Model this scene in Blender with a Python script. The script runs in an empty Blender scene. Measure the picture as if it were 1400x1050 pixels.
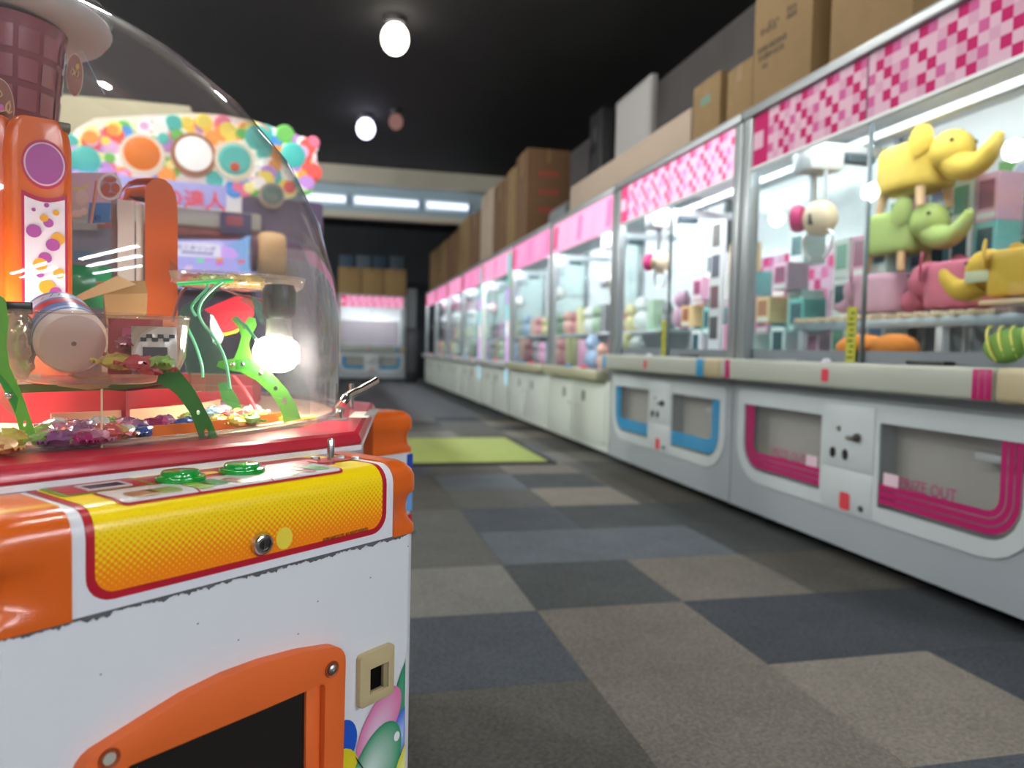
import bpy, bmesh, math, random
from math import sin, cos, pi, radians
from mathutils import Vector, Matrix

# ------------------------------------------------------------------ camera, world, exposure
S = bpy.context.scene
COL = S.collection
V = Vector
F = 1020.0
PITCH, ROLL, YAW, EYE = .0467, .0225, .2347, .8213
fwd0, right0, up0 = V((sin(YAW), cos(YAW), 0)), V((cos(YAW), -sin(YAW), 0)), V((0, 0, 1))
FW = fwd0 * cos(PITCH) - up0 * sin(PITCH)
up1 = up0 * cos(PITCH) + fwd0 * sin(PITCH)
RT = right0 * cos(ROLL) + up1 * sin(ROLL)
UP = up1 * cos(ROLL) - right0 * sin(ROLL)
EYEP = V((0, 0, EYE))
cam = bpy.data.cameras.new('camera')
camo = bpy.data.objects.new('camera', cam)
COL.objects.link(camo)
camo.matrix_world = Matrix(((RT.x, UP.x, -FW.x, 0), (RT.y, UP.y, -FW.y, 0), (RT.z, UP.z, -FW.z, EYE), (0, 0, 0, 1)))
cam.sensor_width = 36
cam.lens = F / 1400 * 36
cam.clip_start, cam.clip_end = .05, 100
cam.dof.use_dof = True
cam.dof.focus_distance = .88
cam.dof.aperture_fstop = 3.8
S.camera = camo
S.view_settings.view_transform = 'Standard'
S.view_settings.look = 'None'
S.view_settings.gamma = 1
S.view_settings.use_curve_mapping = False
S.view_settings.exposure = 0.6
S.cycles.use_denoising = True
S.cycles.max_bounces = 8
S.cycles.transparent_max_bounces = 24
S.cycles.sample_clamp_indirect = 6
S.cycles.caustics_reflective = False
S.cycles.caustics_refractive = False
W = bpy.data.worlds.new('world')
S.world = W
W.use_nodes = True
W.node_tree.nodes['Background'].inputs[0].default_value = (.6, .7, .9, 1)
W.node_tree.nodes['Background'].inputs[1].default_value = .02
K_ROOM = 9.0        # ceiling tube strength
K_CAB = 9.0        # strength of the tubes inside the prize cabinets


def ray(px, py): return FW + RT * ((px - 700) / F) - UP * ((py - 525) / F)
def at(px, py, d): return EYEP + ray(px, py) * d
def on_x(px, py, x): r = ray(px, py); return EYEP + r * (x / r.x)
def on_z(px, py, z): r = ray(px, py); return EYEP + r * ((z - EYE) / r.z)


# ------------------------------------------------------------------ materials
def lin(c):
    return tuple((v / 255 / 12.92) if v / 255 <= .04045 else ((v / 255 + .055) / 1.055) ** 2.4 for v in c[:3]) + (1,)


def newmat(name):
    m = bpy.data.materials.new(name)
    m.use_nodes = True
    nt = m.node_tree
    nt.nodes.clear()
    o = nt.nodes.new('ShaderNodeOutputMaterial')
    return m, nt, o


def N(nt, t, **kw):
    n = nt.nodes.new(t)
    for k, v in kw.items():
        if k.startswith('i_'):
            k = k[2:]
            n.inputs[int(k) if k.isdigit() else k].default_value = v
        else:
            setattr(n, k, v)
    return n


def math_(nt, op, a, b=None, clamp=False):
    n = nt.nodes.new('ShaderNodeMath')
    n.operation = op
    n.use_clamp = clamp
    for i, v in enumerate((a, b)):
        if v is None: continue
        if isinstance(v, (int, float)): n.inputs[i].default_value = v
        else: nt.links.new(v, n.inputs[i])
    return n.outputs[0]


def mat(name, c, rough=.45, metal=0, coat=0, emit=0, noise=0, scale=30, bump=0, bscale=200, c2=None, spec=.5):
    m, nt, o = newmat(name)
    b = N(nt, 'ShaderNodeBsdfPrincipled')
    b.inputs['Base Color'].default_value = lin(c)
    b.inputs['Roughness'].default_value = rough
    b.inputs['Metallic'].default_value = metal
    b.inputs['Coat Weight'].default_value = coat
    b.inputs['Coat Roughness'].default_value = .08
    b.inputs['Specular IOR Level'].default_value = spec
    if noise or bump:
        tc = N(nt, 'ShaderNodeTexCoord')
    if noise:
        n = N(nt, 'ShaderNodeTexNoise', i_Scale=scale, i_Detail=4.0)
        nt.links.new(tc.outputs['Object'], n.inputs['Vector'])
        mx = N(nt, 'ShaderNodeMix', data_type='RGBA')
        k = max(0, 1 - noise)
        mx.inputs[6].default_value = lin(c2) if c2 else tuple(v * k for v in lin(c)[:3]) + (1,)
        mx.inputs[7].default_value = lin(c) if c2 else tuple(min(1, v * (1 + noise * .5)) for v in lin(c)[:3]) + (1,)
        nt.links.new(n.outputs[0], mx.inputs[0])
        nt.links.new(mx.outputs[2], b.inputs['Base Color'])
    if bump:
        n2 = N(nt, 'ShaderNodeTexNoise', i_Scale=bscale, i_Detail=3.0)
        nt.links.new(tc.outputs['Object'], n2.inputs['Vector'])
        bp = N(nt, 'ShaderNodeBump', i_Strength=bump, i_Distance=.002)
        nt.links.new(n2.outputs[0], bp.inputs['Height'])
        nt.links.new(bp.outputs[0], b.inputs['Normal'])
    if emit:
        b.inputs['Emission Color'].default_value = lin(c)
        b.inputs['Emission Strength'].default_value = emit
    nt.links.new(b.outputs[0], o.inputs[0])
    return m


def glow(name, c, k):
    m, nt, o = newmat(name)
    e = N(nt, 'ShaderNodeEmission', i_Strength=k)
    e.inputs[0].default_value = lin(c)
    nt.links.new(e.outputs[0], o.inputs[0])
    return m


def clear(name, tint=(255, 255, 255), refl=1.0, haze=.0, hazec=(255, 255, 255), rough=.02):
    """thin clear sheet: lets light through, mirrors by angle, with a little scattering for worn acrylic"""
    m, nt, o = newmat(name)
    t = N(nt, 'ShaderNodeBsdfTransparent')
    t.inputs[0].default_value = lin(tint)
    g = N(nt, 'ShaderNodeBsdfGlossy', i_Roughness=rough)
    fr = N(nt, 'ShaderNodeLayerWeight', i_Blend=.5)     # mirror share by Schlick's rule, the same from both sides of the sheet
    fz = math_(nt, 'ADD', math_(nt, 'MULTIPLY', math_(nt, 'POWER', fr.outputs['Facing'], 5.0), .96), .04)
    mx = N(nt, 'ShaderNodeMixShader')
    nt.links.new(math_(nt, 'MULTIPLY', fz, refl, True), mx.inputs[0])
    top = t.outputs[0]
    if haze:
        d = N(nt, 'ShaderNodeBsdfDiffuse')
        d.inputs[0].default_value = lin(hazec)
        tr = N(nt, 'ShaderNodeBsdfTranslucent')
        tr.inputs[0].default_value = lin(hazec)
        ad = N(nt, 'ShaderNodeMixShader', i_0=.5)
        nt.links.new(d.outputs[0], ad.inputs[1])
        nt.links.new(tr.outputs[0], ad.inputs[2])
        lw = N(nt, 'ShaderNodeLayerWeight', i_Blend=.35)
        hz = math_(nt, 'ADD', math_(nt, 'MULTIPLY', lw.outputs['Facing'], haze * 2.2), haze * .35, True)
        h = N(nt, 'ShaderNodeMixShader')
        nt.links.new(hz, h.inputs[0])
        nt.links.new(top, h.inputs[1])
        nt.links.new(ad.outputs[0], h.inputs[2])
        top = h.outputs[0]
    nt.links.new(top, mx.inputs[1])
    nt.links.new(g.outputs[0], mx.inputs[2])
    nt.links.new(mx.outputs[0], o.inputs[0])
    return m


def vcol_mat(name, rough=.4):
    m, nt, o = newmat(name)
    b = N(nt, 'ShaderNodeBsdfPrincipled', i_Roughness=rough)
    a = N(nt, 'ShaderNodeVertexColor', layer_name='Col')
    nt.links.new(a.outputs[0], b.inputs['Base Color'])
    nt.links.new(b.outputs[0], o.inputs[0])
    return m


def halftone_mat():
    """printed film: yellow turning to orange through a diagonal dot screen"""
    m, nt, o = newmat('halftone_film')
    b = N(nt, 'ShaderNodeBsdfPrincipled', i_Roughness=.3)
    b.inputs['Coat Weight'].default_value = .3
    tc = N(nt, 'ShaderNodeTexCoord')
    sp = N(nt, 'ShaderNodeSeparateXYZ')
    nt.links.new(tc.outputs['Object'], sp.inputs[0])
    k = 2 * pi / .0062
    ax = math_(nt, 'COSINE', math_(nt, 'MULTIPLY', sp.outputs[0], k))
    az = math_(nt, 'COSINE', math_(nt, 'MULTIPLY', sp.outputs[2], k))
    h = math_(nt, 'MULTIPLY', math_(nt, 'MULTIPLY', ax, az), .36)
    g = math_(nt, 'DIVIDE', math_(nt, 'SUBTRACT', .676, sp.outputs[2]), .066)
    f = math_(nt, 'MULTIPLY', math_(nt, 'ADD', math_(nt, 'SUBTRACT', g, .5), h), 2.0)
    f = math_(nt, 'ADD', f, .5, True)
    mx = N(nt, 'ShaderNodeMix', data_type='RGBA')
    mx.inputs[6].default_value = lin((255, 222, 10))
    mx.inputs[7].default_value = lin((252, 134, 12))
    nt.links.new(f, mx.inputs[0])
    nt.links.new(mx.outputs[2], b.inputs['Base Color'])
    nt.links.new(b.outputs[0], o.inputs[0])
    return m


def carpet_mat(name, c):
    m, nt, o = newmat(name)
    b = N(nt, 'ShaderNodeBsdfPrincipled', i_Roughness=.95)
    b.inputs['Specular IOR Level'].default_value = .1
    tc = N(nt, 'ShaderNodeTexCoord')
    sp = N(nt, 'ShaderNodeSeparateXYZ')
    nt.links.new(tc.outputs['Object'], sp.inputs[0])
    rib = math_(nt, 'SINE', math_(nt, 'MULTIPLY', sp.outputs[0], 2 * pi / .0058))
    n1 = N(nt, 'ShaderNodeTexNoise', i_Scale=110.0, i_Detail=5.0)
    n1.inputs['Roughness'].default_value = .75
    n2 = N(nt, 'ShaderNodeTexNoise', i_Scale=5.0, i_Detail=3.0)
    nt.links.new(tc.outputs['Object'], n1.inputs['Vector'])
    nt.links.new(tc.outputs['Object'], n2.inputs['Vector'])
    f = math_(nt, 'ADD', math_(nt, 'SUBTRACT', math_(nt, 'MULTIPLY', n1.outputs[0], 1.9), .6), math_(nt, 'MULTIPLY', rib, .34))
    f = math_(nt, 'ADD', f, math_(nt, 'MULTIPLY', n2.outputs[0], .36), True)
    mx = N(nt, 'ShaderNodeMix', data_type='RGBA')
    l = lin(c)
    mx.inputs[6].default_value = tuple(v * .42 for v in l[:3]) + (1,)
    mx.inputs[7].default_value = tuple(v * 1.62 for v in l[:3]) + (1,)
    nt.links.new(f, mx.inputs[0])
    nt.links.new(mx.outputs[2], b.inputs['Base Color'])
    bp = N(nt, 'ShaderNodeBump', i_Strength=.5, i_Distance=.002)
    nt.links.new(rib, bp.inputs['Height'])
    nt.links.new(bp.outputs[0], b.inputs['Normal'])
    nt.links.new(b.outputs[0], o.inputs[0])
    return m


_mc = {}
def C(c, rough=.5, **k):
    """cached plain material of one colour"""
    key = (tuple(c), rough, tuple(sorted(k.items())))
    if key not in _mc: _mc[key] = mat('paint_%d_%d_%d' % tuple(c[:3]), c, rough, **k)
    return _mc[key]


# ------------------------------------------------------------------ mesh building
class MB:
    def __init__(s):
        s.bm = bmesh.new()
        s.mats = []
        s.col = None

    def slot(s, m):
        if m not in s.mats: s.mats.append(m)
        return s.mats.index(m)

    def add(s, vs, fs, m):
        i = s.slot(m)
        bv = [s.bm.verts.new(v) for v in vs]
        for f in fs:
            try:
                fc = s.bm.faces.new([bv[k] for k in f])
                fc.material_index = i
            except ValueError:
                pass
        return bv

    def absorb(s, bm2, m, mx=None):
        bm2.verts.index_update()
        s.add([(mx @ v.co) if mx else v.co.copy() for v in bm2.verts], [[v.index for v in f.verts] for f in bm2.faces], m)
        bm2.free()

    def box(s, c, d, m, bev=0, seg=2, mx=None):
        b = bmesh.new()
        bmesh.ops.create_cube(b, size=1)
        for v in b.verts: v.co = V((v.co.x * d[0], v.co.y * d[1], v.co.z * d[2]))
        if bev:
            bmesh.ops.bevel(b, geom=b.edges[:], offset=min(bev, .49 * min(d)), segments=seg, profile=.5, affect='EDGES')
        T = Matrix.Translation(V(c))
        s.absorb(b, m, T @ mx if mx else T)
        return s

    def span(s, a, b, m, bev=0, seg=2):
        a, b = V(a), V(b)
        d = b - a
        return s.box((a + b) / 2, (abs(d.x), abs(d.y), abs(d.z)), m, bev, seg)

    def plate(s, outer, holes, t, m, fn, bev=0):
        """flat sheet with holes, outline in 2D, fn(u, v, w) -> point, w across the thickness 0..t"""
        b = bmesh.new()
        es = []
        for lp in [outer] + list(holes):
            vs = [b.verts.new((p[0], p[1], 0)) for p in lp]
            es += [b.edges.new((vs[i], vs[(i + 1) % len(vs)])) for i in range(len(vs))]
        bmesh.ops.triangle_fill(b, use_beauty=True, use_dissolve=False, edges=es)
        b.verts.index_update()
        n = len(b.verts)
        vs0 = [v.co.copy() for v in b.verts]
        fs = [[v.index for v in f.verts] for f in b.faces]
        bd = [(e.verts[0].index, e.verts[1].index) for e in b.edges if len(e.link_faces) == 1]
        b.free()
        b = bmesh.new()
        bv = [b.verts.new((v.x, v.y, 0)) for v in vs0] + [b.verts.new((v.x, v.y, t)) for v in vs0]
        for f in fs:
            b.faces.new([bv[k] for k in f])
            b.faces.new([bv[k + n] for k in reversed(f)])
        for i, j in bd: b.faces.new((bv[i], bv[j], bv[j + n], bv[i + n]))
        if bev:
            bmesh.ops.recalc_face_normals(b, faces=b.faces[:])
            ed = [e for e in b.edges if len(e.link_faces) == 2 and e.calc_face_angle(0) > 1.0 and abs(e.verts[0].co.z - e.verts[1].co.z) < 1e-6 and e.verts[0].co.z > t * .5]
            bmesh.ops.bevel(b, geom=ed, offset=bev, segments=2, profile=.5, affect='EDGES', clamp_overlap=True)
        for v in b.verts: v.co = V(fn(v.co.x, v.co.y, v.co.z))
        s.absorb(b, m)
        return s

    def tube(s, pts, r, m, seg=8, closed=False, flat=1.0):
        pts = [V(p) for p in pts]
        n = len(pts)
        rs = r if isinstance(r, (list, tuple)) else [r] * n
        vs, fs = [], []
        ref = None
        for i, p in enumerate(pts):
            a = pts[(i - 1) % n] if (closed or i) else p
            c = pts[(i + 1) % n] if (closed or i < n - 1) else p
            t = (c - a).normalized()
            if ref is None: ref = t.orthogonal().normalized()
            ref = (ref - t * ref.dot(t)).normalized()
            q = t.cross(ref)
            for k in range(seg):
                w = 2 * pi * k / seg
                vs.append(p + ref * (rs[i] * cos(w)) + q * (rs[i] * flat * sin(w)))
        for i in range(n if closed else n - 1):
            for k in range(seg):
                a, c = i * seg, ((i + 1) % n) * seg
                fs.append((a + k, a + (k + 1) % seg, c + (k + 1) % seg, c + k))
        if not closed:
            fs.append(tuple(range(seg))[::-1])
            fs.append(tuple(range((n - 1) * seg, n * seg)))
        s.add(vs, fs, m)
        return s

    def lathe(s, prof, m, seg=24, mx=None, sx=1, sy=1, close=False):
        """prof: (r, z) from one end to the other, around z"""
        vs, fs, rings = [], [], []
        for r, z in prof:
            if r < 1e-6:
                rings.append([len(vs)])
                vs.append(V((0, 0, z)))
            else:
                rings.append(list(range(len(vs), len(vs) + seg)))
                for k in range(seg):
                    w = 2 * pi * k / seg
                    vs.append(V((r * cos(w) * sx, r * sin(w) * sy, z)))
        for A, B in zip(rings, rings[1:] + ([rings[0]] if close else [])):
            for k in range(seg):
                a, b, c, d = A[k % len(A)], A[(k + 1) % len(A)], B[(k + 1) % len(B)], B[k % len(B)]
                f = []
                for x in (a, b, c, d):
                    if x not in f: f.append(x)
                if len(f) > 2: fs.append(f)
        if mx: vs = [mx @ v for v in vs]
        s.add(vs, fs, m)
        return s

    def ball(s, c, r, m, u=16, v=10, mx=None):
        r = r if isinstance(r, (list, tuple)) else (r, r, r)
        prof = [(sin(pi * i / v), -cos(pi * i / v)) for i in range(v + 1)]
        T = Matrix.Translation(V(c)) @ (mx or Matrix()) @ Matrix.Diagonal((*r, 1))
        return s.lathe([(max(0, a) if 0 < i < v else 0, b) for i, (a, b) in enumerate(prof)], m, u, T)

    def loft(s, rings, m, cap0=True, cap1=True):
        n = len(rings[0])
        vs = [V(p) for r in rings for p in r]
        fs = [(i * n + k, i * n + (k + 1) % n, (i + 1) * n + (k + 1) % n, (i + 1) * n + k) for i in range(len(rings) - 1) for k in range(n)]
        if cap0: fs.append(tuple(range(n))[::-1])
        if cap1: fs.append(tuple(range((len(rings) - 1) * n, len(rings) * n)))
        s.add(vs, fs, m)
        return s

    def grid(s, rows, m):
        """rows of points; m a material or a function (i, j) -> material"""
        nj = len(rows[0])
        vs = [V(p) for r in rows for p in r]
        for i in range(len(rows) - 1):
            pass
        bv = [s.bm.verts.new(v) for v in vs]
        for i in range(len(rows) - 1):
            for j in range(nj - 1):
                f = s.bm.faces.new((bv[i * nj + j], bv[i * nj + j + 1], bv[(i + 1) * nj + j + 1], bv[(i + 1) * nj + j]))
                f.material_index = s.slot(m(i, j) if callable(m) else m)
        return s

    def fan(s, pts, ctr, cc, ce, m):
        """printed blob whose ink runs from colour cc at its centre to ce at its edge"""
        if s.col is None: s.col = s.bm.verts.layers.float_color.new('Col')
        i = s.slot(m)
        c = s.bm.verts.new(V(ctr))
        c[s.col] = lin(cc)
        ring = []
        for p in pts:
            v = s.bm.verts.new(V(p))
            v[s.col] = lin(ce)
            ring.append(v)
        for k in range(len(ring)):
            s.bm.faces.new((c, ring[k], ring[(k + 1) % len(ring)])).material_index = i
        return s

    def build(s, name, parent=None, loc=None, rz=0, angle=35, recalc=True, smooth=True):
        if recalc: bmesh.ops.recalc_face_normals(s.bm, faces=s.bm.faces[:])
        me = bpy.data.meshes.new(name)
        s.bm.to_mesh(me)
        s.bm.free()
        for m in s.mats: me.materials.append(m)
        if smooth:
            me.polygons.foreach_set('use_smooth', [True] * len(me.polygons))
            me.set_sharp_from_angle(angle=radians(angle))
        o = bpy.data.objects.new(name, me)
        COL.objects.link(o)
        if parent: o.parent = parent
        if loc is not None: o.location = loc
        if rz: o.rotation_euler.z = rz
        return o


def tag(o, label=None, cat=None, group=None, kind=None):
    if label: o['label'] = label
    if cat: o['category'] = cat
    if group: o['group'] = group
    if kind: o['kind'] = kind
    return o


def thing(name, label, cat, loc=(0, 0, 0), rz=0, group=None):
    o = bpy.data.objects.new(name, None)
    o.empty_display_size = .05
    COL.objects.link(o)
    o.location = loc
    o.rotation_euler.z = rz
    return tag(o, label, cat, group)


def copy_tree(o, parent=None):
    c = o.copy()
    COL.objects.link(c)
    if parent: c.parent = parent
    for ch in list(o.children): copy_tree(ch, c)
    return c


def text(name, body, size, m, mx, parent=None, extrude=.0004, sx=1.0, outline=0, bold=0):
    cu = bpy.data.curves.new(name, 'FONT')
    cu.body = body
    cu.size = size
    cu.extrude = extrude
    cu.align_x = 'CENTER'
    cu.align_y = 'CENTER'
    cu.offset = bold
    cu.resolution_u = 3
    t = bpy.data.objects.new(name, cu)
    COL.objects.link(t)
    dg = bpy.context.evaluated_depsgraph_get()
    dg.update()
    me = bpy.data.meshes.new_from_object(t.evaluated_get(dg))
    bpy.data.objects.remove(t)
    me.name = name
    me.materials.clear()
    me.materials.append(m)
    me.transform(mx @ Matrix.Diagonal((sx, 1, 1, 1)))
    o = bpy.data.objects.new(name, me)
    COL.objects.link(o)
    if parent: o.parent = parent
    return o


def frame3(o, ex, ey):
    """matrix whose x and y axes are ex and ey, at o"""
    ex, ey = V(ex).normalized(), V(ey).normalized()
    ez = ex.cross(ey)
    return Matrix(((ex.x, ey.x, ez.x, o[0]), (ex.y, ey.y, ez.y, o[1]), (ex.z, ey.z, ez.z, o[2]), (0, 0, 0, 1)))


def arc(cx, cy, r, a0, a1, n=6):
    return [(cx + r * cos(radians(a0 + (a1 - a0) * i / n)), cy + r * sin(radians(a0 + (a1 - a0) * i / n))) for i in range(n + 1)]


def rrect(x0, y0, x1, y1, r, n=4):
    r = (r, r, r, r) if isinstance(r, (int, float)) else r   # bl, br, tr, tl
    return (arc(x0 + r[0], y0 + r[0], r[0], 180, 270, n) + arc(x1 - r[1], y0 + r[1], r[1], 270, 360, n)
            + arc(x1 - r[2], y1 - r[2], r[2], 0, 90, n) + arc(x0 + r[3], y1 - r[3], r[3], 90, 180, n))


def oval(cx, cy, a, b, n=16, rot=0):
    cr, sr = cos(radians(rot)), sin(radians(rot))
    return [(cx + a * cos(2 * pi * i / n) * cr - b * sin(2 * pi * i / n) * sr, cy + a * cos(2 * pi * i / n) * sr + b * sin(2 * pi * i / n) * cr) for i in range(n)]


def smoothpath(pts, n=4):
    """Catmull-Rom through the points"""
    p = [V(q) for q in pts]
    out = []
    for i in range(len(p) - 1):
        a, b, c, d = p[max(i - 1, 0)], p[i], p[i + 1], p[min(i + 2, len(p) - 1)]
        for k in range(n):
            t = k / n
            out.append(.5 * ((2 * b) + (c - a) * t + (2 * a - 5 * b + 4 * c - d) * t * t + (3 * b - a - 3 * c + d) * t ** 3))
    return out + [p[-1]]


# shared materials
white_lac = mat('white_lacquer', (225, 228, 232), .35, noise=.05, scale=6)
grey_metal = mat('grey_painted_metal', (150, 158, 164), .4, noise=.05, scale=8)
pale_grey = mat('pale_grey_plastic', (184, 192, 196), .4)
dark_plastic = mat('dark_plastic', (22, 22, 24), .4)
black = mat('recess_shade', (5, 5, 6), .8, spec=.1)
chrome = mat('chrome', (215, 210, 205), .18, metal=1)
steel = mat('brushed_steel', (170, 168, 165), .35, metal=1)
orange_pl = mat('orange_plastic', (218, 98, 26), .28, coat=.3, noise=.05, scale=12)
orange_mt = mat('orange_moulded_plastic', (226, 104, 40), .5, noise=.05, scale=12, bump=.08, bscale=900)
red_pl = mat('red_plastic', (178, 26, 48), .32, coat=.2, noise=.06, scale=9)
red_film = mat('red_film', (176, 18, 40), .35)
yellow_film = mat('yellow_film', (240, 190, 20), .35)
white_film = mat('white_film', (226, 228, 232), .35)
lime = mat('lime_plastic', (104, 180, 56), .35)
leaf_green = mat('leaf_green_plastic', (58, 128, 44), .4)
green_acryl = clear('green_acrylic', (222, 248, 233), .9, haze=.13, hazec=(170, 236, 200))
green_edge = mat('green_acrylic_edge', (128, 216, 170), .15, coat=.5)
scoop_acryl = clear('scoop_acrylic', (248, 243, 238), 1.1, haze=.14, hazec=(240, 226, 214), rough=.06)
clear_acryl = clear('clear_acrylic', (238, 240, 240), 1.0, haze=.06)
dome_acryl = clear('dome_acrylic', (240, 240, 240), .9, haze=.032, hazec=(235, 235, 240), rough=.03)
pane_glass = clear('window_glass', (246, 250, 249), .6)
card = mat('cardboard', (126, 102, 66), .85, noise=.15, scale=9)
card_dark = mat('cardboard_brown', (104, 76, 50), .85, noise=.18, scale=9)
card_pale = mat('pale_board', (160, 144, 128), .8, noise=.06, scale=5)
tape = mat('brown_tape', (120, 94, 56), .4)
ink = mat('black_ink', (30, 26, 22), .7)
printed = vcol_mat('printed_ink')
wood_leg = mat('wood_leg', (214, 172, 128), .5, noise=.2, scale=20)
# ------------------------------------------------------------------ room shell
K_ROOM, K_CAB, K_LAMP = 77.0, 20.0, 170.0
tube_glow = glow('room_tube_light', (244, 248, 255), K_ROOM)
lamp_glow = glow('globe_lamp_light', (255, 246, 234), K_LAMP)
cab_glow = glow('cabinet_tube_light', (245, 250, 255), K_CAB)
wall_dark = mat('charcoal_wall', (84, 80, 80), .8, noise=.2, scale=1.5)
wall_mid = mat('grey_wall', (120, 120, 118), .8, noise=.1, scale=1.5)
ceil_m = mat('black_ceiling', (50, 50, 52), .85, noise=.35, scale=.8, c2=(40, 40, 42))
sub_m = carpet_mat('grey_carpet', (88, 90, 92))

XL, XR, YB, YF, ZC = -6.0, 8.2, -10.5, 19.6, 3.85
def struct(name, a, b, m, parent=None):
    o = MB().span(a, b, m).build(name, parent)
    if not parent: o['kind'] = 'structure'
    return o
floor = struct('floor', (XL, YB, -.2), (XR, YF, -.006), sub_m)
struct('ceiling', (XL, YB, ZC), (XR, YF, ZC + .15), ceil_m)
struct('wall_left', (XL - .15, YB, -.2), (XL, YF, ZC), wall_mid)
struct('wall_right', (XR, YB, -.2), (XR + .15, YF, ZC), wall_dark)
struct('wall_row', (3.5, 1.0, -.2), (3.65, YF, ZC), wall_dark)
struct('wall_back', (XL, YB - .15, -.2), (XR, YB, ZC), wall_mid)
struct('wall_far', (XL, YF, -.2), (XR, YF + .15, ZC), mat('dim_blue_wall', (46, 50, 56), .8, noise=.3, scale=2))

# carpet tiles, half a metre square, each its own piece
tones = dict(d=(74, 78, 78), b=(114, 114, 109), k=(77, 82, 87), t=(109, 105, 98), g=(86, 85, 80), l=(122, 117, 108),
             u=(92, 98, 103), e=(66, 70, 74), m=(92, 93, 90))
known = {(0, 0): 'd', (-1, 0): 'b', (-1, -1): 'k', (0, -1): 't', (-1, -2): 'g', (0, -2): 't', (1, -1): 'e', (1, -2): 'l', (2, -1): 'e',
         (2, -2): 'e', (1, -3): 'k', (0, -3): 't', (-1, -3): 'g', (2, -3): 'e', (1, 0): 't', (2, 0): 'g', (0, 1): 'u', (1, 1): 'u', (-1, 1): 'm',
         (2, 1): 'd', (0, 2): 'k', (1, 2): 'd', (-1, 2): 'm', (2, 2): 'd', (-1, 3): 'g', (0, 3): 'm', (1, 3): 'l', (2, 3): 'g', (0, 4): 'u', (1, 4): 'd',
         (-1, 4): 'g', (2, 4): 'g', (-1, 5): 'k', (0, 5): 'g', (1, 5): 't', (2, 5): 'm'}
tile_mesh = {}
rt = random.Random(5)
for k, c in tones.items():
    b = MB().box((0, 0, -.002), (.4985, .4985, .008), carpet_mat('carpet_' + k, c), .002, 1).build('carpet_tile')
    tile_mesh[k] = b.data
    bpy.data.objects.remove(b)
for i in range(-3, 5):
    for j in range(-4, 13):
        k = known.get((i, j)) or rt.choice('dbktgluemm')
        x, y = .631 + .5 * i + .25, 2.232 + .5 * j + .25
        o = bpy.data.objects.new('carpet_tile', tile_mesh[k])
        COL.objects.link(o)
        o.parent = floor
        o.location = (x, y, rt.uniform(-.0012, 0))
        if (i + j) % 2 and (i, j) not in ((0, -1), (0, -2), (1, -1)): o.rotation_euler.z = pi / 2

# floor mat in the aisle
a, b = on_z(575, 637, .012), on_z(762, 633, .012)
c = on_z(700, 598, .012)
mw, ml = b.x - .35, c.y - b.y
mt = MB().span((.1, b.y, 0), (b.x, c.y, .014), C((34, 36, 34), .9), .004).build('floor_mat')
tag(mt, 'lime green rubber-edged mat lying across the carpet tiles of the aisle', 'mat')
MB().span((.16, b.y + .07, .0135), (b.x - .05, c.y - .05, .018), mat('lime_pile', (150, 164, 86), .9, noise=.12, scale=9, bump=.3, bscale=300), .003).build('mat_pile', mt)

# ceiling lamps
def downlight(p, r, k, label, c=(255, 246, 232)):
    o = thing('ceiling_lamp', label, 'lamp', (p.x, p.y, ZC))
    MB().lathe([(0, 0), (r * .8, 0), (r * .8, -.05), (r * .6, -.06), (0, -.06)], C((40, 40, 42), .5), 24).build('housing', o)
    MB().ball((0, 0, -.05 - r * 1.1), (r, r, r * 1.15), glow('lamp_glow', c, k), 24, 14).build('bulb', o)
t = ray(540, 55); downlight(EYEP + t * ((ZC - .2 - EYE) / t.z), .125, 5, 'round lit ceiling lamp, the bigger and brighter one on the black ceiling')
t = ray(500, 178); downlight(EYEP + t * ((ZC - .2 - EYE) / t.z), .118, 3.2, 'round lit ceiling lamp further away, smaller and bluish white', (228, 226, 255))
t = ray(541, 172); downlight(EYEP + t * ((ZC - .2 - EYE) / t.z), .09, .16, 'dim reddish ceiling lamp beside the bluish white one', (255, 190, 180))

def tube_fixture(x, y, label, ln=1.25, z=3.5, rz=pi / 2):
    o = thing('ceiling_light', label, 'light', (x, y, z), rz, 'twin tube lights behind the photographer')
    MB().box((0, 0, .05), (.24, ln + .06, .05), white_lac, .01).build('housing', o)
    MB().box((0, 0, .15), (.02, .02, .2), grey_metal).build('hanger', o)
    for s in (-1, 1):
        MB().tube([(s * .06, -ln / 2, 0), (s * .06, ln / 2, 0)], .016, tube_glow, 10).build('tube', o)
for x in (-3.6, -1.6, .4):
    for y in (-5.6, -8.2):
        tube_fixture(x, y, 'white twin tube ceiling light hung behind the photographer over the back aisles')
for x, y in ((4.7, -2.6), (5.4, -2.9), (6.3, -3.4), (4.3, -6.0), (4.9, -6.3), (5.7, -6.8)):
    tube_fixture(x, y, 'long white twin tube light hung over the side aisle behind the photographer', 2.3, 3.4, 0)
far_fill_glow = glow('far_fill_light', (250, 250, 246), 330.0)  # added unseen lamps, brighten the far end of the row
side_fill_glow = glow('side_fill_light', (250, 250, 246), 170.0)  # added unseen lamps, lift the cabinet fronts from across the aisle
blue_cab_glow = glow('blue_cabinet_light', (250, 248, 255), 48.0)
white_cab_glow = glow('white_cabinet_light', (250, 246, 255), 125.0)
def globe(x, y, g_, r=.125, label='round lamp hung out of the picture over the aisles, some added as fill light'):
    o = thing('ceiling_lamp', label, 'lamp', (x, y, ZC), 0, 'round lamps out of the picture')
    MB().lathe([(0, 0), (.08, 0), (.08, -.04), (.05, -.06), (0, -.06)], C((40, 40, 42), .5), 20).build('housing', o)
    MB().ball((0, 0, -.19), (r, r, r * 1.1), g_, 20, 12).build('bulb', o)
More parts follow.
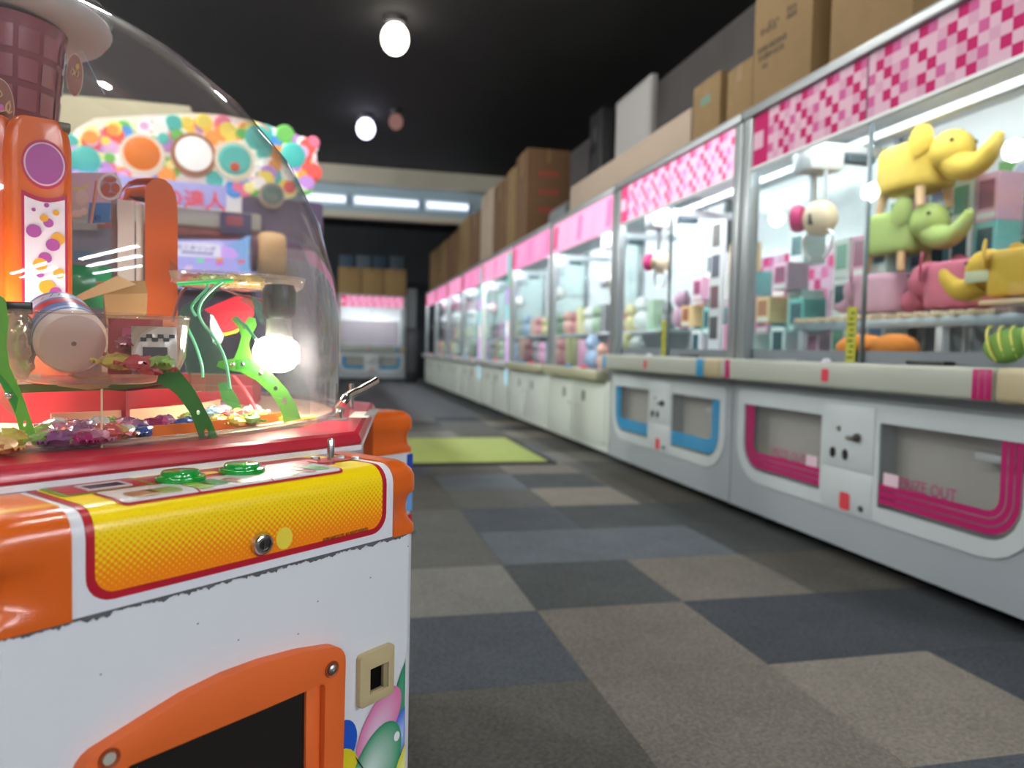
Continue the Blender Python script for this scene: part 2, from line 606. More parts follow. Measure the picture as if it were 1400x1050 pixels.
for x, y, g_ in ((.66, 1.36, lamp_glow), (.34, 5.0, lamp_glow), (-2.4, .2, side_fill_glow), (-2.4, 3.4, side_fill_glow), (-1.0, 4.6, side_fill_glow), (-4.9, 5.6, far_fill_glow), (-4.9, 8.4, far_fill_glow), (-4.9, 11.2, far_fill_glow), (-4.9, 14.0, far_fill_glow), (1.2, -2.0, lamp_glow)): globe(x, y, g_, .075 if g_ is lamp_glow else .125)  # the side and far globes are added fill

# lit trough across the far end of the ceiling
def zz(py, d): return EYE + (474 - py) * d / F
D = 13.2
x0, x1 = at(330, 280, D).x, at(690, 280, D).x
yt = 13.0
beige = mat('beige_soffit', (186, 182, 166), .7, noise=.05)
tr = struct('trim_1', (x0, yt, zz(262, D)), (x1, yt + .25, zz(238, D)), beige)
struct('trim_2', (x0, yt, zz(307, D)), (x1, yt + .2, zz(299, D)), beige)
struct('trim_3', (x0, yt + .25, zz(299, D)), (x1, yt + .32, zz(262, D)), mat('blue_grey_panel', (150, 172, 184), .6))
for i, (pa, pb) in enumerate(((415, 474), (482, 572), (580, 642))):
    xa, xb = at(pa, 280, D).x, at(pb, 280, D).x
    o = thing('trough_light', ['bluish white strip light in the far ceiling trough, the one partly behind the dome', 'bluish white strip light in the middle of the far ceiling trough',
                               'bluish white strip light at the cardboard boxes end of the far ceiling trough'][i], 'light', ((xa + xb) / 2, yt + .15, zz(282, D)), 0, 'strip lights in the far trough')
    w = xb - xa
    MB().box((0, .06, .0), (w, .05, .2), C((196, 212, 224), .5), .01).build('housing', o)
    MB().tube([(-w / 2 + .03, 0, 0), (w / 2 - .03, 0, 0)], .05, glow('trough_glow', (225, 236, 255), 1.3), 10).build('tube', o)
# ------------------------------------------------------------------ prize cabinets
XF = 1.98
panel_white = mat('cabinet_white_panel', (194, 204, 206), .4, noise=.04, scale=4)
panel_grey = mat('cabinet_grey_body', (160, 169, 174), .42, noise=.05, scale=3)
taupe = mat('chute_liner', (216, 209, 200), .6)
ledge_m = mat('ledge_plastic', (172, 178, 166), .35, noise=.04, scale=6)
tan_pl = mat('aged_tan_plastic', (184, 172, 138), .4, noise=.08, scale=10)
post_m = mat('aluminium_post', (150, 158, 160), .35, metal=.35)
inner_white = mat('cabinet_inner_white', (232, 234, 236), .5)
inner_grey = mat('cabinet_inner_floor', (170, 168, 178), .5)
pk = [mat('check_pale', (204, 168, 186), .75, spec=.15), mat('check_light', (196, 152, 174), .75, spec=.15), mat('check_mid', (190, 92, 142), .75, spec=.15), mat('check_magenta', (178, 34, 96), .75, spec=.15)]
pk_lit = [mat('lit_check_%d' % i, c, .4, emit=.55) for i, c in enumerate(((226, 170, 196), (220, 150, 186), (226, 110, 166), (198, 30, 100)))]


def check(i, j):
    """tone of the square in row i (from the top), column j of the printed check film"""
    r = (i + 6 * 9) % 6
    c = j % 4
    if (r, c) in ((0, 1), (1, 0), (2, 1), (3, 2), (4, 1), (5, 2)): return 3
    if (r, c) in ((0, 2), (4, 3), (2, 3)): return 2
    return (i * 7 + j * 5) % 3 % 2


def check_film(b, x, y0, y1, z0, z1, cell, mats, logo=False, flip=1):
    nz = max(1, round((z1 - z0) / cell))
    ny = max(1, round(abs(y1 - y0) / cell))
    rows = [[(x, y0 + (y1 - y0) * j / ny, z1 + (z0 - z1) * i / nz) for j in range(ny + 1)] for i in range(nz + 1)]
    def pick(i, j):
        if logo and j < 3: return mats[3] if i in (0, 1, nz - 1, nz - 2) or j != 1 and False or (i == 2 and j == 2) else (mats[0] if j in (0, 1) else mats[3])
        return mats[check(i, j)]
    b.grid(rows, pick)


def claw_machine(loc, rz, w, label, accent, stripe, lit, group=None, near=False):
    """prize cabinet, its front on local x = 0, running along local y; the side towards the camera is -y"""
    t = thing('claw_machine', label, 'claw machine', loc, rz, group)
    h, dp = w / 2, .98
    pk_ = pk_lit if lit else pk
    # lower half
    outer = [(-h, .06), (h, .06), (h, .70), (-h, .70)]
    wins = []
    for s in (1, -1):
        r = rrect(.17, .262, h - .115, .578, (.004, .13, .004, .004), 5)
        wins.append([(s * a, z) for a, z in r][::s])
    fn = lambda u, v, q: (q, u, v)
    MB().plate(outer, wins, .08, panel_grey, fn).build('lower_front', t)
    MB().span((.08, -h, .06), (dp, h, .70), panel_grey, .004).build('lower_body', t)
    white = rrect(-h + .055, .205, h - .055, .648, (.2, .2, .03, .03), 6)
    MB().plate(white, wins, .005, panel_white, lambda u, v, q: (-q, u, v)).build('white_fascia', t)
    for q in (-.8, .8):
        MB().lathe([(0, 0), (.03, 0), (.03, .012), (.012, .014), (.012, .065), (0, .065)], dark_plastic, 12, Matrix.Translation((.12, q * h, 0))).build('foot', t)
        MB().lathe([(0, 0), (.03, 0), (.03, .012), (.012, .014), (.012, .065), (0, .065)], dark_plastic, 12, Matrix.Translation((dp - .1, q * h, 0))).build('foot', t)
    for s, nm in ((1, ''), (-1, '')):
        pw = MB().span((.004, s * .172, .264), (.009, s * (h - .117), .576), clear_acryl).build('prize_window', t)
        MB().span((.074, s * .165, .255), (.079, s * (h - .11), .585), taupe).build('chute_liner', t)
        if s < 0: MB().span((.02, -(h - .32), .50), (.075, -(h - .12), .525), inner_white, .004).build('chute_ramp', t)
        for k in range(3):
            o0, o1 = .012 + k * .026, .012 + k * .026 + .0215
            ya, zb = h - .115, .268
            def path(o): return [(ya - o, .577)] + arc(ya - .13, zb + .13, .13 - o, 0, -90, 6) + [(.172, zb + o)]
            pa, pb = path(o0), path(o1)
            b = MB()
            b.grid([[(-.0008, s * a, z) for a, z in pa], [(-.0008, s * a, z) for a, z in pb]], stripe)
            b.build('accent_stripe', t)
        if near or not lit:
            yy = s * .17 + (.16 if s > 0 else -.24)
            text('window_lettering', 'PRIZE OUT', .058, accent, frame3((-.001, s * .40, .372), (0, -1, 0), (0, 0, 1)), t, sx=.9)
            MB().span((-.002, s * .195, .352), (-.0005, s * .27, .398), C((222, 196, 208), .4)).build('window_sticker', t)
    # coin door
    dr = MB().span((-.009, -.145, .38), (-.005, .15, .63), panel_white, .002).build('coin_door', t)
    for yy in (.085, .01): MB().plate(oval(yy, .435, .014, .021), [], .006, dark_plastic, lambda u, v, q: (-.009 - q, u, v)).build('coin_slot', dr)
    MB().lathe([(0, 0), (.012, 0), (.010, .006), (0, .007)], steel, 14, frame3((-.009, .055, .535), (0, 1, 0), (0, 0, 1)) @ Matrix.Scale(-1, 4, (0, 0, 1))).build('door_screw', dr)
    b = MB()
    b.ball((-.016, -.06, .51), .017, C((60, 60, 58), .5), 12, 8)
    b.tube([(-.016, -.06, .51), (-.02, -.01, .505)], [.006, .010], C((120, 118, 112), .5), 8)
    b.build('door_latch', dr)
    MB().span((-.0075, -.145, .215), (-.005, .15, .372), panel_white, .001).build('lower_hatch', t)
    MB().plate(rrect(-.025, .215, .035, .285, .012), [], .0015, C((214, 66, 78), .4), lambda u, v, q: (-.0076 - q, u, v)).build('red_sticker', t)
    MB().ball((-.009, -.09, .24), .012, C((70, 72, 74), .4), 10, 6).build('hatch_lock', t)
    # ledge
    lg = MB().span((-.085, -h + .165, .695), (.03, h - .05, .798), ledge_m, .014, 3).build('front_ledge', t)
    MB().span((-.087, -h, .693), (.03, -h + .163, .80), tan_pl, .02, 3).build('ledge_end_cap', t)
    MB().span((-.085, h - .048, .695), (.03, h, .798), ledge_m, .014, 3).build('ledge_end_cap', t)
    for y0 in (-h + .168, -h + .192, -h + .216, h - .075, h - .1):
        MB().span((-.0862, y0, .70), (-.0845, y0 + .0215, .793), stripe, .0005).build('ledge_stripe', lg)
    MB().plate(rrect(.03, .72, .075, .772, .01), [], .0015, C((206, 52, 74), .4), lambda u, v, q: (-.0852 - q, u, v)).build('red_sticker', lg)
    MB().span((-.05, -.50, .798), (.0, -.33, .813), dark_plastic, .006).build('button_strip', t)
    MB().span((-.05, .30, .797), (-.005, .44, .806), C((150, 150, 156), .4), .004).build('control_plate', t)
    MB().ball((-.03, .12, .80), (.02, .02, .012), C((210, 206, 224), .3), 12, 8).build('push_button', t)
    # frame
    for a in (-1, 1):
        MB().span((0, a * h, .79), (.06, a * (h - .078), 1.99), post_m, .008).build('front_post', t)
        MB().span((dp - .05, a * h, .70), (dp, a * (h - .05), 1.99), post_m, .006).build('rear_post', t)
        MB().span((.065, a * (h - .02), .80), (dp - .055, a * (h - .026), 1.95), pane_glass).build('side_pane', t)
    MB().span((-.012, -h, 1.985), (.05, h, 2.03), post_m, .008).build('top_rail', t)
    MB().span((.05, -h, 1.985), (dp, h, 2.025), inner_white).build('roof_panel', t)
    b = MB()
    b.span((.012, -h + .08, 1.735), (.02, h - .08, 1.985), inner_white)
    hf = b.build('header_board', t)
    b = MB()
    check_film(b, .0112, h - .082, -h + .082, 1.737, 1.983, .0425, pk_, logo=True)
    b.build('header_print', hf, recalc=False)
    MB().span((.0095, -.004, 1.735), (.011, .004, 1.985), C((90, 50, 66), .5)).build('header_seam', hf)
    MB().span((.004, -h + .08, 1.722), (.022, h - .08, 1.736), C((206, 216, 218), .4)).build('header_edge', hf)
    for a in (0, 1):
        gp = MB().span((.03 + .008 * a, -h + .08 + a * (h - .09), .80), (.035 + .008 * a, a * (h - .08) + .005 * (1 - a), 1.735), pane_glass).build('sliding_pane', t)
        MB().span((.028 + .008 * a, -.004, .80), (.037 + .008 * a, .004, 1.735), C((120, 128, 132), .3, metal=.5)).build('pane_edge', gp)
    # inside
    MB().span((.06, -h + .03, .775), (dp - .03, h - .03, .80), inner_grey).build('play_floor', t)
    MB().span((.045, -h + .08, .80), (.065, h - .08, .845), C((150, 148, 158), .4)).build('floor_lip', t)
    bk = MB().span((dp - .03, -h + .05, .70), (dp - .01, h - .05, 1.985), inner_white).build('back_panel', t)
    b = MB()
    if w > 1.65: check_film(b, dp - .0315, h - .10, -h + .06, .84, 1.50, .066, pk)
    if w > 1.65: b.build('back_print', bk, recalc=False)
    else: MB().span((dp - .034, -h + .08, .86), (dp - .0305, h - .08, 1.45), C((150, 140, 146), .5)).build('back_picture', bk)
    for xx, z in ((.14, 1.93), (.30, 1.95)):
        MB().tube([(xx, -h + .12, z), (xx, h - .12, z)], .014, blue_cab_glow if lit else cab_glow, 8).build('tube_light', t)
    MB().span((.09, -h + .1, 1.955), (.36, h - .1, 1.975), inner_white, .004).build('light_batten', t)
    MB().span((.48, -h + .04, 1.84), (.52, h - .04, 1.875), C((214, 218, 222), .4), .003).build('gantry_rail', t)
    return t


def crane(t, x, y, zh, s=1.0, c1=(206, 60, 120), c2=(238, 216, 186)):
    g = MB()
    g.span((.10, y - .03, 1.80), (.94, y + .03, 1.84), C((236, 238, 240), .4), .004)
    g.build('cross_rail', t)
    MB().span((x - .09, y - .075, 1.70), (x + .09, y + .075, 1.80), C((232, 234, 236), .4), .01).build('carriage', t)
    MB().span((x + .10, y - .045, 1.735), (x + .24, y - .10, 1.775), C((70, 84, 92), .4), .006).build('motor', t)
    b = MB()
    b.tube([(x, y + .03, 1.70), (x, y + .03, zh + .07 * s)], .017, C((196, 200, 204), .3, metal=.3), 12)
    b.tube([(x, y - .06, 1.70), (x, y - .06, zh + .02)], .010, C((214, 218, 222), .3, metal=.3), 10)
    b.build('lift_rod', t)
    hd = MB().ball((x, y - .03, zh), (.078 * s, .09 * s, .085 * s), C(c2, .35), 20, 12).build('claw_head', t)
    MB().lathe([(0, .0), (.055, .0), (.066, .02), (.066, .045), (.05, .05), (0, .05)], C(c1, .35), 20, frame3((x - .042 * s, y + .035 * s, zh + .005), (-.85, -.53, 0), (0, 0, 1)) @ Matrix.Diagonal((s, s, s, 1))).build('claw_ring', hd)
    MB().span((x - .076 * s, y - .065 * s, zh - .04 * s), (x - .06 * s, y - .045 * s, zh + .012 * s), C((50, 44, 46), .4), .003).build('head_mark', hd)
    for q in (-1, 1):
        MB().tube(smoothpath([(x, y - .02 + q * .05 * s, zh - .05 * s), (x, y - .02 + q * .11 * s, zh - .09 * s), (x, y - .02 + q * .09 * s, zh - .16 * s), (x, y - .02 + q * .05 * s, zh - .19 * s)], 3),
                  .008 * s, C((226, 228, 230), .3, metal=.3), 8).build('claw_arm', t)


mag, cyan = mat('magenta_film', (176, 26, 100), .35), mat('cyan_film', (38, 150, 206), .35)
mag_t, cyan_t = mat('magenta_lettering', (170, 52, 112), .4), mat('cyan_lettering', (90, 160, 200), .4)
m1 = claw_machine((XF, 2.5375, 0), 0, 1.775, 'large grey and white claw machine with magenta stripes, holding the elephant stools', mag_t, mag, False, near=True)
m2 = claw_machine((XF, 4.2975, 0), 0, 1.725, 'grey claw machine with bright blue stripes beside the magenta striped one', cyan_t, cyan, True)
crane(m1, .27, .655, 1.48)
crane(m2, .27, .67, 1.46, .95)
ey = at(508, 480, 17.6)
m3 = claw_machine((ey.x, ey.y, 0), pi / 2, 1.6, 'claw machine with blue windows facing the camera at the far end of the aisle', cyan_t, cyan, True)

def strip(mach, y, label):
    t = MB()
    t.span((.024, y - .028, .80), (.027, y + .028, 1.02), mat('lime_tape', (176, 178, 40), .5, noise=.25, scale=40))
    o = t.build('measuring_tape', mach)
    b = MB()
    for k in range(9): b.span((.0232, y - .018 + .006 * (k % 2), .815 + k * .022), (.0242, y + .02 - .008 * (k % 3), .822 + k * .022), ink)
    b.build('tape_marks', o)
strip(m1, on_x(1157, 440, XF).y - 2.5375, '')
strip(m2, on_x(903, 440, XF).y - 4.2975, '')

# shelf inside the near cabinet
sh = thing('slatted_shelf', 'grey railed shelf with wooden slats under the elephant stools', 'shelf', (0, 0, 0))
MB().span((2.26, 1.72, .945), (2.30, 3.36, .985), C((170, 182, 190), .35, metal=.3), .004).build('rail', sh)
MB().span((2.74, 1.72, .945), (2.78, 3.36, .985), C((170, 182, 190), .35, metal=.3), .004).build('rail', sh)
for k in range(18): MB().span((2.24, 1.80 + k * .088, .985), (2.80, 1.83 + k * .088, 1.005), C((226, 206, 176), .6), .003).build('slat', sh)
for y in (1.95, 2.42, 2.9, 3.3):
    for x in (2.28, 2.76): MB().span((x - .018, y - .018, .80), (x + .018, y + .018, .945), C((200, 206, 210), .4), .003).build('leg', sh)


def elephant(p, rz, c, label, s=1.0, leg=.10, group=None, tagc=None):
    """stool: round-cornered body, head with trunk, two ears, eyes, wooden legs; local +x is forward, feet at z = 0"""
    t = thing('elephant_stool', label, 'stool', p, rz, group)
    m = mat('felt_%d_%d' % (c[0], c[1]), c, .85, noise=.08, scale=14, bump=.15, bscale=600)
    L, Wd, H = .30 * s, .21 * s, .178 * s
    b = MB()
    rings = []
    for z, k in ((0, .93), (.06, .99), (.2, 1), (.8, 1), (.93, .975), (1, .88)):
        rings.append([(x * k, y * k, leg + H * z) for x, y in rrect(-L / 2, -Wd / 2, L / 2, Wd / 2, Wd * .42, 6)])
    b.loft(rings, m)
    b.build('body', t, angle=60)
    hx, hz = L * .60, leg + H * .66
    b = MB()
    b.ball((hx, 0, hz), (.085 * s, .078 * s, .082 * s), m, 18, 12)
    b.tube(smoothpath([(hx + .02 * s, 0, hz - .045 * s), (hx + .075 * s, 0, hz - .075 * s), (hx + .135 * s, 0, hz - .07 * s), (hx + .185 * s, 0, hz - .03 * s), (hx + .205 * s, 0, hz + .0 * s)], 4),
           [.062 * s - i * .0026 * s for i in range(17)], m, 12)
    b.ball((hx + .205 * s, 0, hz), .021 * s, m, 12, 8)
    hd = b.build('head', t, angle=70)
    for q in (-1, 1):
        e = MB()
        e.plate(oval(0, 0, .040 * s, .058 * s, 14), [], .009 * s, m, lambda u, v, w: (hx - .05 * s + u * .7 - abs(v) * .1, q * (.072 * s + w + u * -.7 + .02 * s), hz + .05 * s + v + u * .4))
        e.build('ear', hd, angle=50)
        MB().ball((hx + .054 * s, q * .054 * s, hz + .026 * s), .009 * s, C((24, 20, 18), .25), 10, 8).build('eye', hd)
    if tagc:
        MB().box((hx - .02 * s, .086 * s, hz - .035 * s), (.11 * s, .004, .045 * s), C(tagc, .5), .001).build('paper_tag', hd)
    if leg > .03:
        for a in (-1, 1):
            for q in (-1, 1):
                MB().tube([(a * L * .33, q * Wd * .30, leg + .01), (a * L * .37, q * Wd * .34, 0)], [.019 * s, .015 * s], wood_leg, 10).build('leg', t)
    return t

XE = 2.47
pB = on_x(1212, 415, XE); zB = 1.005
G = 'elephant shaped stools'
e1 = elephant(V((XE, pB.y, zB)), pi / 2, (196, 150, 168), 'pale pink elephant stool under the green one, trunk pointing into the cabinet', .98, .02, G)
e2 = elephant(V((XE, (on_x(1222, 350, XE).y - .02), zB + .196)), -pi / 2, (160, 178, 100), 'green elephant stool standing between the yellow and the pink stools', 1.0, .085, G)
e3 = elephant(V((XE, (on_x(1243, 275, XE).y - .03), zB + .460)), -pi / 2, (214, 180, 74), 'yellow elephant stool on top of the stack, trunk raised', 1.08, .085, G)
e4 = elephant(V((XE, on_x(1320, 415, XE).y, zB)), pi / 2, (190, 100, 120), 'rose pink elephant stool between the stack and the tagged yellow one', 1.05, .02, G)
pY = on_x(1402, 410, 2.24)
brd = MB().span((2.12, pY.y - .28, 1.005), (2.36, pY.y + .07, 1.02), C((226, 194, 150), .6), .003).build('wooden_board')
tag(brd, 'light wooden board on the shelf under the tagged yellow elephant', 'board')
elephant(V((2.24, pY.y - .02, 1.02)), pi / 2 + .12, (212, 172, 62), 'yellow elephant stool with a pale paper tag on its cheek, on the wooden board', .86, .016, G, (206, 208, 176))

# other prizes of the near cabinet
fluffy = mat('orange_plush', (232, 140, 58), .9, noise=.2, scale=30, bump=.6, bscale=300)
for (px, w, lab) in ((1180, .12, 'fluffy orange plush, the flatter one behind the lime tape'), (1223, .10, 'fluffy orange plush ball at the foot of the shelf')):
    q = on_x(px, 478, 2.13)
    b = MB()
    b.ball((0, 0, .058), (w * .8, w, .058), fluffy, 18, 12)
    b.ball((.02, w * .55, .04), (w * .5, w * .6, .04), fluffy, 14, 10)
    o = b.build('plush', None, V((2.13, q.y, .80)), angle=80)
    tag(o, lab, 'plush')
lf = thing('leaf_cushion', 'green and yellow striped leaf cushion on the cabinet floor', 'cushion', V((2.06, on_x(1392, 478, 2.06).y, .80)), .3)
MB().ball((0, 0, .062), (.06, .10, .062), mat('leaf_cushion_green', (120, 160, 70), .8, noise=.3, scale=16), 18, 12).build('body', lf)
for k in range(5):
    MB().tube([(-.062 * cos(a) * .9, -.08 + .035 * k + .02 * sin(a), .066 + .062 * sin(a)) for a in [radians(-50 + 20 * i) for i in range(8)]], .004, C((226, 220, 110), .7), 6).build('vein', lf)
po = thing('leaf_poster', 'green leaf poster with pale glasses taped on the cabinet back wall', 'poster', (2.915, on_x(1400, 285, 2.915).y, 0))
q0, q1 = on_x(1365, 222, 2.915), on_x(1365, 345, 2.915)
zt, zb_ = q0.z, q1.z
MB().span((.004, q0.y - .55 - po.location.y, zb_), (.008, q0.y - po.location.y, zt), C((104, 168, 84), .5)).build('sheet', po)
b = MB()
rr = random.Random(3)
for k in range(30):
    cy, cz = q0.y - po.location.y - rr.uniform(.02, .5), rr.uniform(zb_ + .03, zt - .03)
    a = rr.uniform(0, pi)
    L_ = rr.uniform(.02, .05)
    pts = [(.0035 - k * .00003, cy + L_ * cos(w) * cos(a) - .4 * L_ * sin(w) * sin(a), min(zt - .002, cz + L_ * cos(w) * sin(a) + .4 * L_ * sin(w) * cos(a))) for w in [2 * pi * i / 10 for i in range(10)]]
    b.fan(pts, (.0035 - k * .00003, cy, cz), rr.choice([(150, 206, 110), (80, 150, 70), (190, 224, 120)]), rr.choice([(40, 120, 60), (110, 180, 80)]), printed)
b.build('leaf_print', po, recalc=False)
for z in (zt - .10, zt - .28):
    MB().plate(oval(q0.y - po.location.y - .13, z, .065, .085, 20), [oval(q0.y - po.location.y - .13, z, .054, .074, 20)], .001, C((240, 246, 240), .4), lambda u, v, w: (-.001 + w, u, v)).build('glasses_rim', po)
    MB().plate(oval(q0.y - po.location.y - .13, z, .053, .073, 20), [], .001, C((186, 196, 222), .3), lambda u, v, w: (-.0005 + w, u, v)).build('glasses_lens', po)

# figure boxes in the far corner of the near cabinet and in the blue one
def carton(p, d, c, c2, label, group, rz=0, name='prize_box'):
    t = thing(name, label, 'box', p, rz, group)
    MB().box((0, 0, d[2] / 2), d, C(c, .45), .003, 1).build('carton', t)
    MB().box((-d[0] / 2, 0, d[2] * .56), (.003, d[1] * .68, d[2] * .6), C(c2, .2)).build('display_window', t)
    MB().box((-d[0] / 2, 0, d[2] * .12), (.003, d[1] * .8, d[2] * .12), C((236, 238, 236), .4)).build('title_band', t)
    return t
pal = [((120, 190, 186), (70, 100, 108)), ((196, 226, 224), (90, 120, 150)), ((236, 240, 240), (60, 90, 96)), ((230, 176, 200), (160, 90, 120)), ((96, 150, 160), (36, 56, 66)), ((226, 232, 226), (120, 170, 150))]
nm = ['teal', 'pale aqua', 'white', 'pink', 'dark teal', 'off white']
rb = random.Random(11)
for row, (x, y0) in enumerate(((2.72, 2.62), (2.50, 2.98))):
    for i in range(3 if row else 5):
        y, z = y0 + i * .13, .8005
        for k in range(3 if row else 4):
            c, c2 = pal[(i * 2 + k * 3 + row) % 6]
            hh = .20
            if not (row == 0 and k < 1):
                carton(V((x, y, z)), (.13, .115, hh), c, c2, '%s figure box, %s row behind the crane, %s layer, %s' % (nm[(i * 2 + k * 3 + row) % 6], 'front' if row else 'rear', ['bottom', 'second', 'third', 'fourth'][k],
                       ['by the stools', 'second from the stools', 'third from the stools', 'fourth from the stools', 'by the aisle end'][i]), 'figure boxes in the near cabinet')
            else:
                carton(V((x, y, z)), (.13, .115, hh), (214, 224, 224), (150, 160, 164), 'pale carton under the rear figure boxes, %s' % ['by the stools', 'second from the stools', 'third from the stools', 'fourth from the stools', 'farthest from the stools'][i], 'pale cartons in the near cabinet')
            z += hh + .001
for i in range(9):
    y = 3.62 + i * .165
    z = .8005
    for k in range(2 + (i * 5) % 3):
        c, c2 = [pal[3], pal[2], pal[0], pal[5], ((236, 200, 150), (180, 120, 90)), pal[3]][(i + 2 * k) % 6]
        hh = .15 + .03 * ((i + k) % 3)
        carton(V((2.62 - .1 * ((i + k) % 2), y, z)), (.14, .14, hh), c, c2, 'figure box %s along the blue striped cabinet, %s' % (['one', 'two', 'three', 'four', 'five', 'six', 'seven', 'eight', 'nine'][i], ['at the bottom', 'second up', 'third up', 'on top'][k]), 'prizes in the blue striped cabinet')
        z += hh + .001
pp = thing('picture_column', 'tall white column of dark pictures inside the blue striped cabinet', 'sign', (2.30, on_x(980, 400, 2.30).y, .8005))
MB().box((0, 0, .42), (.03, .14, .84), inner_white, .004).build('board', pp)
for k, c in enumerate(((86, 80, 84), (120, 84, 92), (96, 96, 110), (110, 104, 100))):
    MB().box((-.016, 0, .18 + .19 * k), (.003, .10, .14), C(c, .4)).build('picture', pp)
# ------------------------------------------------------------------ white prize machines further along the row
lt_white = mat('prize_machine_white', (206, 214, 206), .4, noise=.04, scale=3)
plush_names = ['pink', 'white', 'salmon', 'grey', 'yellow', 'blue', 'green', 'red']
plush_cols = [(232, 176, 202), (240, 238, 236), (236, 190, 172), (150, 148, 152), (232, 220, 166), (170, 194, 220), (184, 206, 178), (214, 140, 146)]
rainbow = [(70, 160, 150), (80, 190, 206), (150, 200, 226), (190, 150, 222), (206, 160, 226), (236, 226, 236), (120, 200, 210), (170, 120, 214)]
ORD = ['first', 'second', 'third', 'fourth', 'fifth', 'sixth', 'seventh']


def white_machine(i, y0, y1, rb_pillars):
    w = y1 - y0
    h = w / 2
    lab = '%s white prize machine along the row past the blue striped cabinet' % ORD[i]
    if rb_pillars: lab = '%s white prize machine along the row, its posts lit in rainbow colours' % ORD[i]
    t = thing('prize_machine', lab, 'claw machine', (XF, (y0 + y1) / 2, 0), 0, 'white prize machines')
    MB().span((.0, -h, .06), (.95, h, .60), lt_white, .01).build('lower_body', t)
    for s in (-1, 1):
        d = MB().span((-.012, s * .04, .12), (0, s * (h - .06), .54), lt_white, .006).build('service_door', t)
        MB().ball((-.014, s * .10, .38), .012, steel, 10, 6).build('door_lock', d)
        MB().span((-.014, s * .22, .42), (-.011, s * .30, .50), C((120, 124, 116), .5)).build('coin_plate', d)
    MB().span((-.09, -h + .06, .60), (.04, h - .06, .68), C((168, 168, 140) if i < 2 else (176, 180, 176), .4), .02).build('front_ledge', t)
    for q in (-.3, .1): MB().lathe([(0, 0), (.03, 0), (.03, .02), (0, .025)], C((220, 90, 100) if q < 0 else (80, 130, 200), .3), 14, Matrix.Translation((-.03, q, .68))).build('push_button', t)
    for a in (-1, 1):
        for x, nm in ((0, 'front_post'), (.90, 'rear_post')):
            if rb_pillars and not x:
                p = MB().span((-.02, a * h, .06), (.06, a * (h - .10), 1.95), lt_white, .01).build('front_post', t)
                for k in range(8):
                    z = .40 + k * .19
                    MB().span((-.024, a * (h - .01), z), (-.019, a * (h - .09), z + .18), mat('lit_pillar', rainbow[(k + i) % 8], .4, emit=.7)).build('light_segment', p)
            else:
                MB().span((x, a * h, .60), (x + .05, a * (h - .05), 1.98), post_m, .006).build(nm, t)
        MB().span((.06, a * (h - .015), .66), (.89, a * (h - .02), 1.95), pane_glass).build('side_pane', t)
    MB().span((-.01, -h, 1.98), (.95, h, 2.03), post_m, .008).build('roof', t)
    hd = MB().span((.0, -h + .05, 1.72), (.02, h - .05, 1.98), mat('lit_pink_header', (226, 140, 186) if i % 2 else (232, 160, 196), .4, emit=.45)).build('header', t)
    for k in range(5):
        yy = h - .12 - k * (w - .24) / 4.0
        MB().plate([(yy - .05, 1.75), (yy + .06, 1.75), (yy + .02, 1.95), (yy - .09, 1.95)], [], .002, pk_lit[3] if k in (0,) else pk_lit[2 - k % 2], lambda u, v, q: (-.003 + q, u, v)).build('header_stripe', hd)
    MB().span((.025, -h + .05, .66), (.03, h - .05, 1.72), pane_glass).build('front_pane', t)
    MB().span((.92, -h + .04, .60), (.94, h - .04, 1.98), inner_white).build('back_panel', t)
    MB().span((.04, -h + .04, .63), (.92, h - .04, .66), inner_grey).build('play_floor', t)
    MB().span((.45, -h + .05, .98), (.92, h - .05, 1.0), inner_white).build('shelf', t)
    MB().tube([(.14, -h + .08, 1.92), (.14, h - .08, 1.92)], .014, white_cab_glow, 8).build('tube_light', t)
    crane(t, .35, .1, 1.42, .9, (206, 206, 214), (232, 232, 226))
    g = random.Random(40 + i)
    n = 6 if i < 4 else 4
    for k in range(2 * n):
        c = (i * 3 + k * 5 + k // n) % 8
        up = k >= n
        yy = (y0 + y1) / 2 + h - .16 - (k % n) * (w - .32) / (n - 1)
        r = g.uniform(.075, .105)
        b = MB()
        m = mat('plush_%s' % plush_names[c], plush_cols[c], .85, noise=.1, scale=20)
        if (k + i) % 3:
            b.ball((0, 0, r * .95), (r * .85, r, r * .95), m, 14, 10)
            b.ball((-.02, 0, r * 2.25), (r * .65, r * .7, r * .62), m, 14, 10)
            b.ball((-.02, r * .5, r * 2.75), (r * .22, r * .25, r * .28), m, 8, 6)
            b.ball((-.02, -r * .5, r * 2.75), (r * .22, r * .25, r * .28), m, 8, 6)
            nmk = 'plush'
        else:
            b.box((0, 0, r * 1.5), (r * 1.2, r * 1.5, r * 3), m, .004)
            nmk = 'prize_box'
        o = b.build(nmk, None, V((XF + (.66 if up else .30), yy, 1.0 if up else .66)), angle=60)
        tag(o, '%s %s, %s along the %s inside the %s white prize machine' % (plush_names[c], 'toy' if nmk == 'plush' else 'prize box', ORD[n - 1 - k % n], 'shelf' if up else 'floor', ORD[i]),
            'toy' if nmk == 'plush' else 'box', 'prizes in the white machines')

edges = [(5.185, 6.80, 0), (6.83, 8.42, 0), (8.45, 10.25, 1), (10.29, 11.85, 0), (11.89, 13.45, 0), (13.49, 15.05, 0), (15.09, 16.65, 0)]
for i, e in enumerate(edges): white_machine(i, *e)

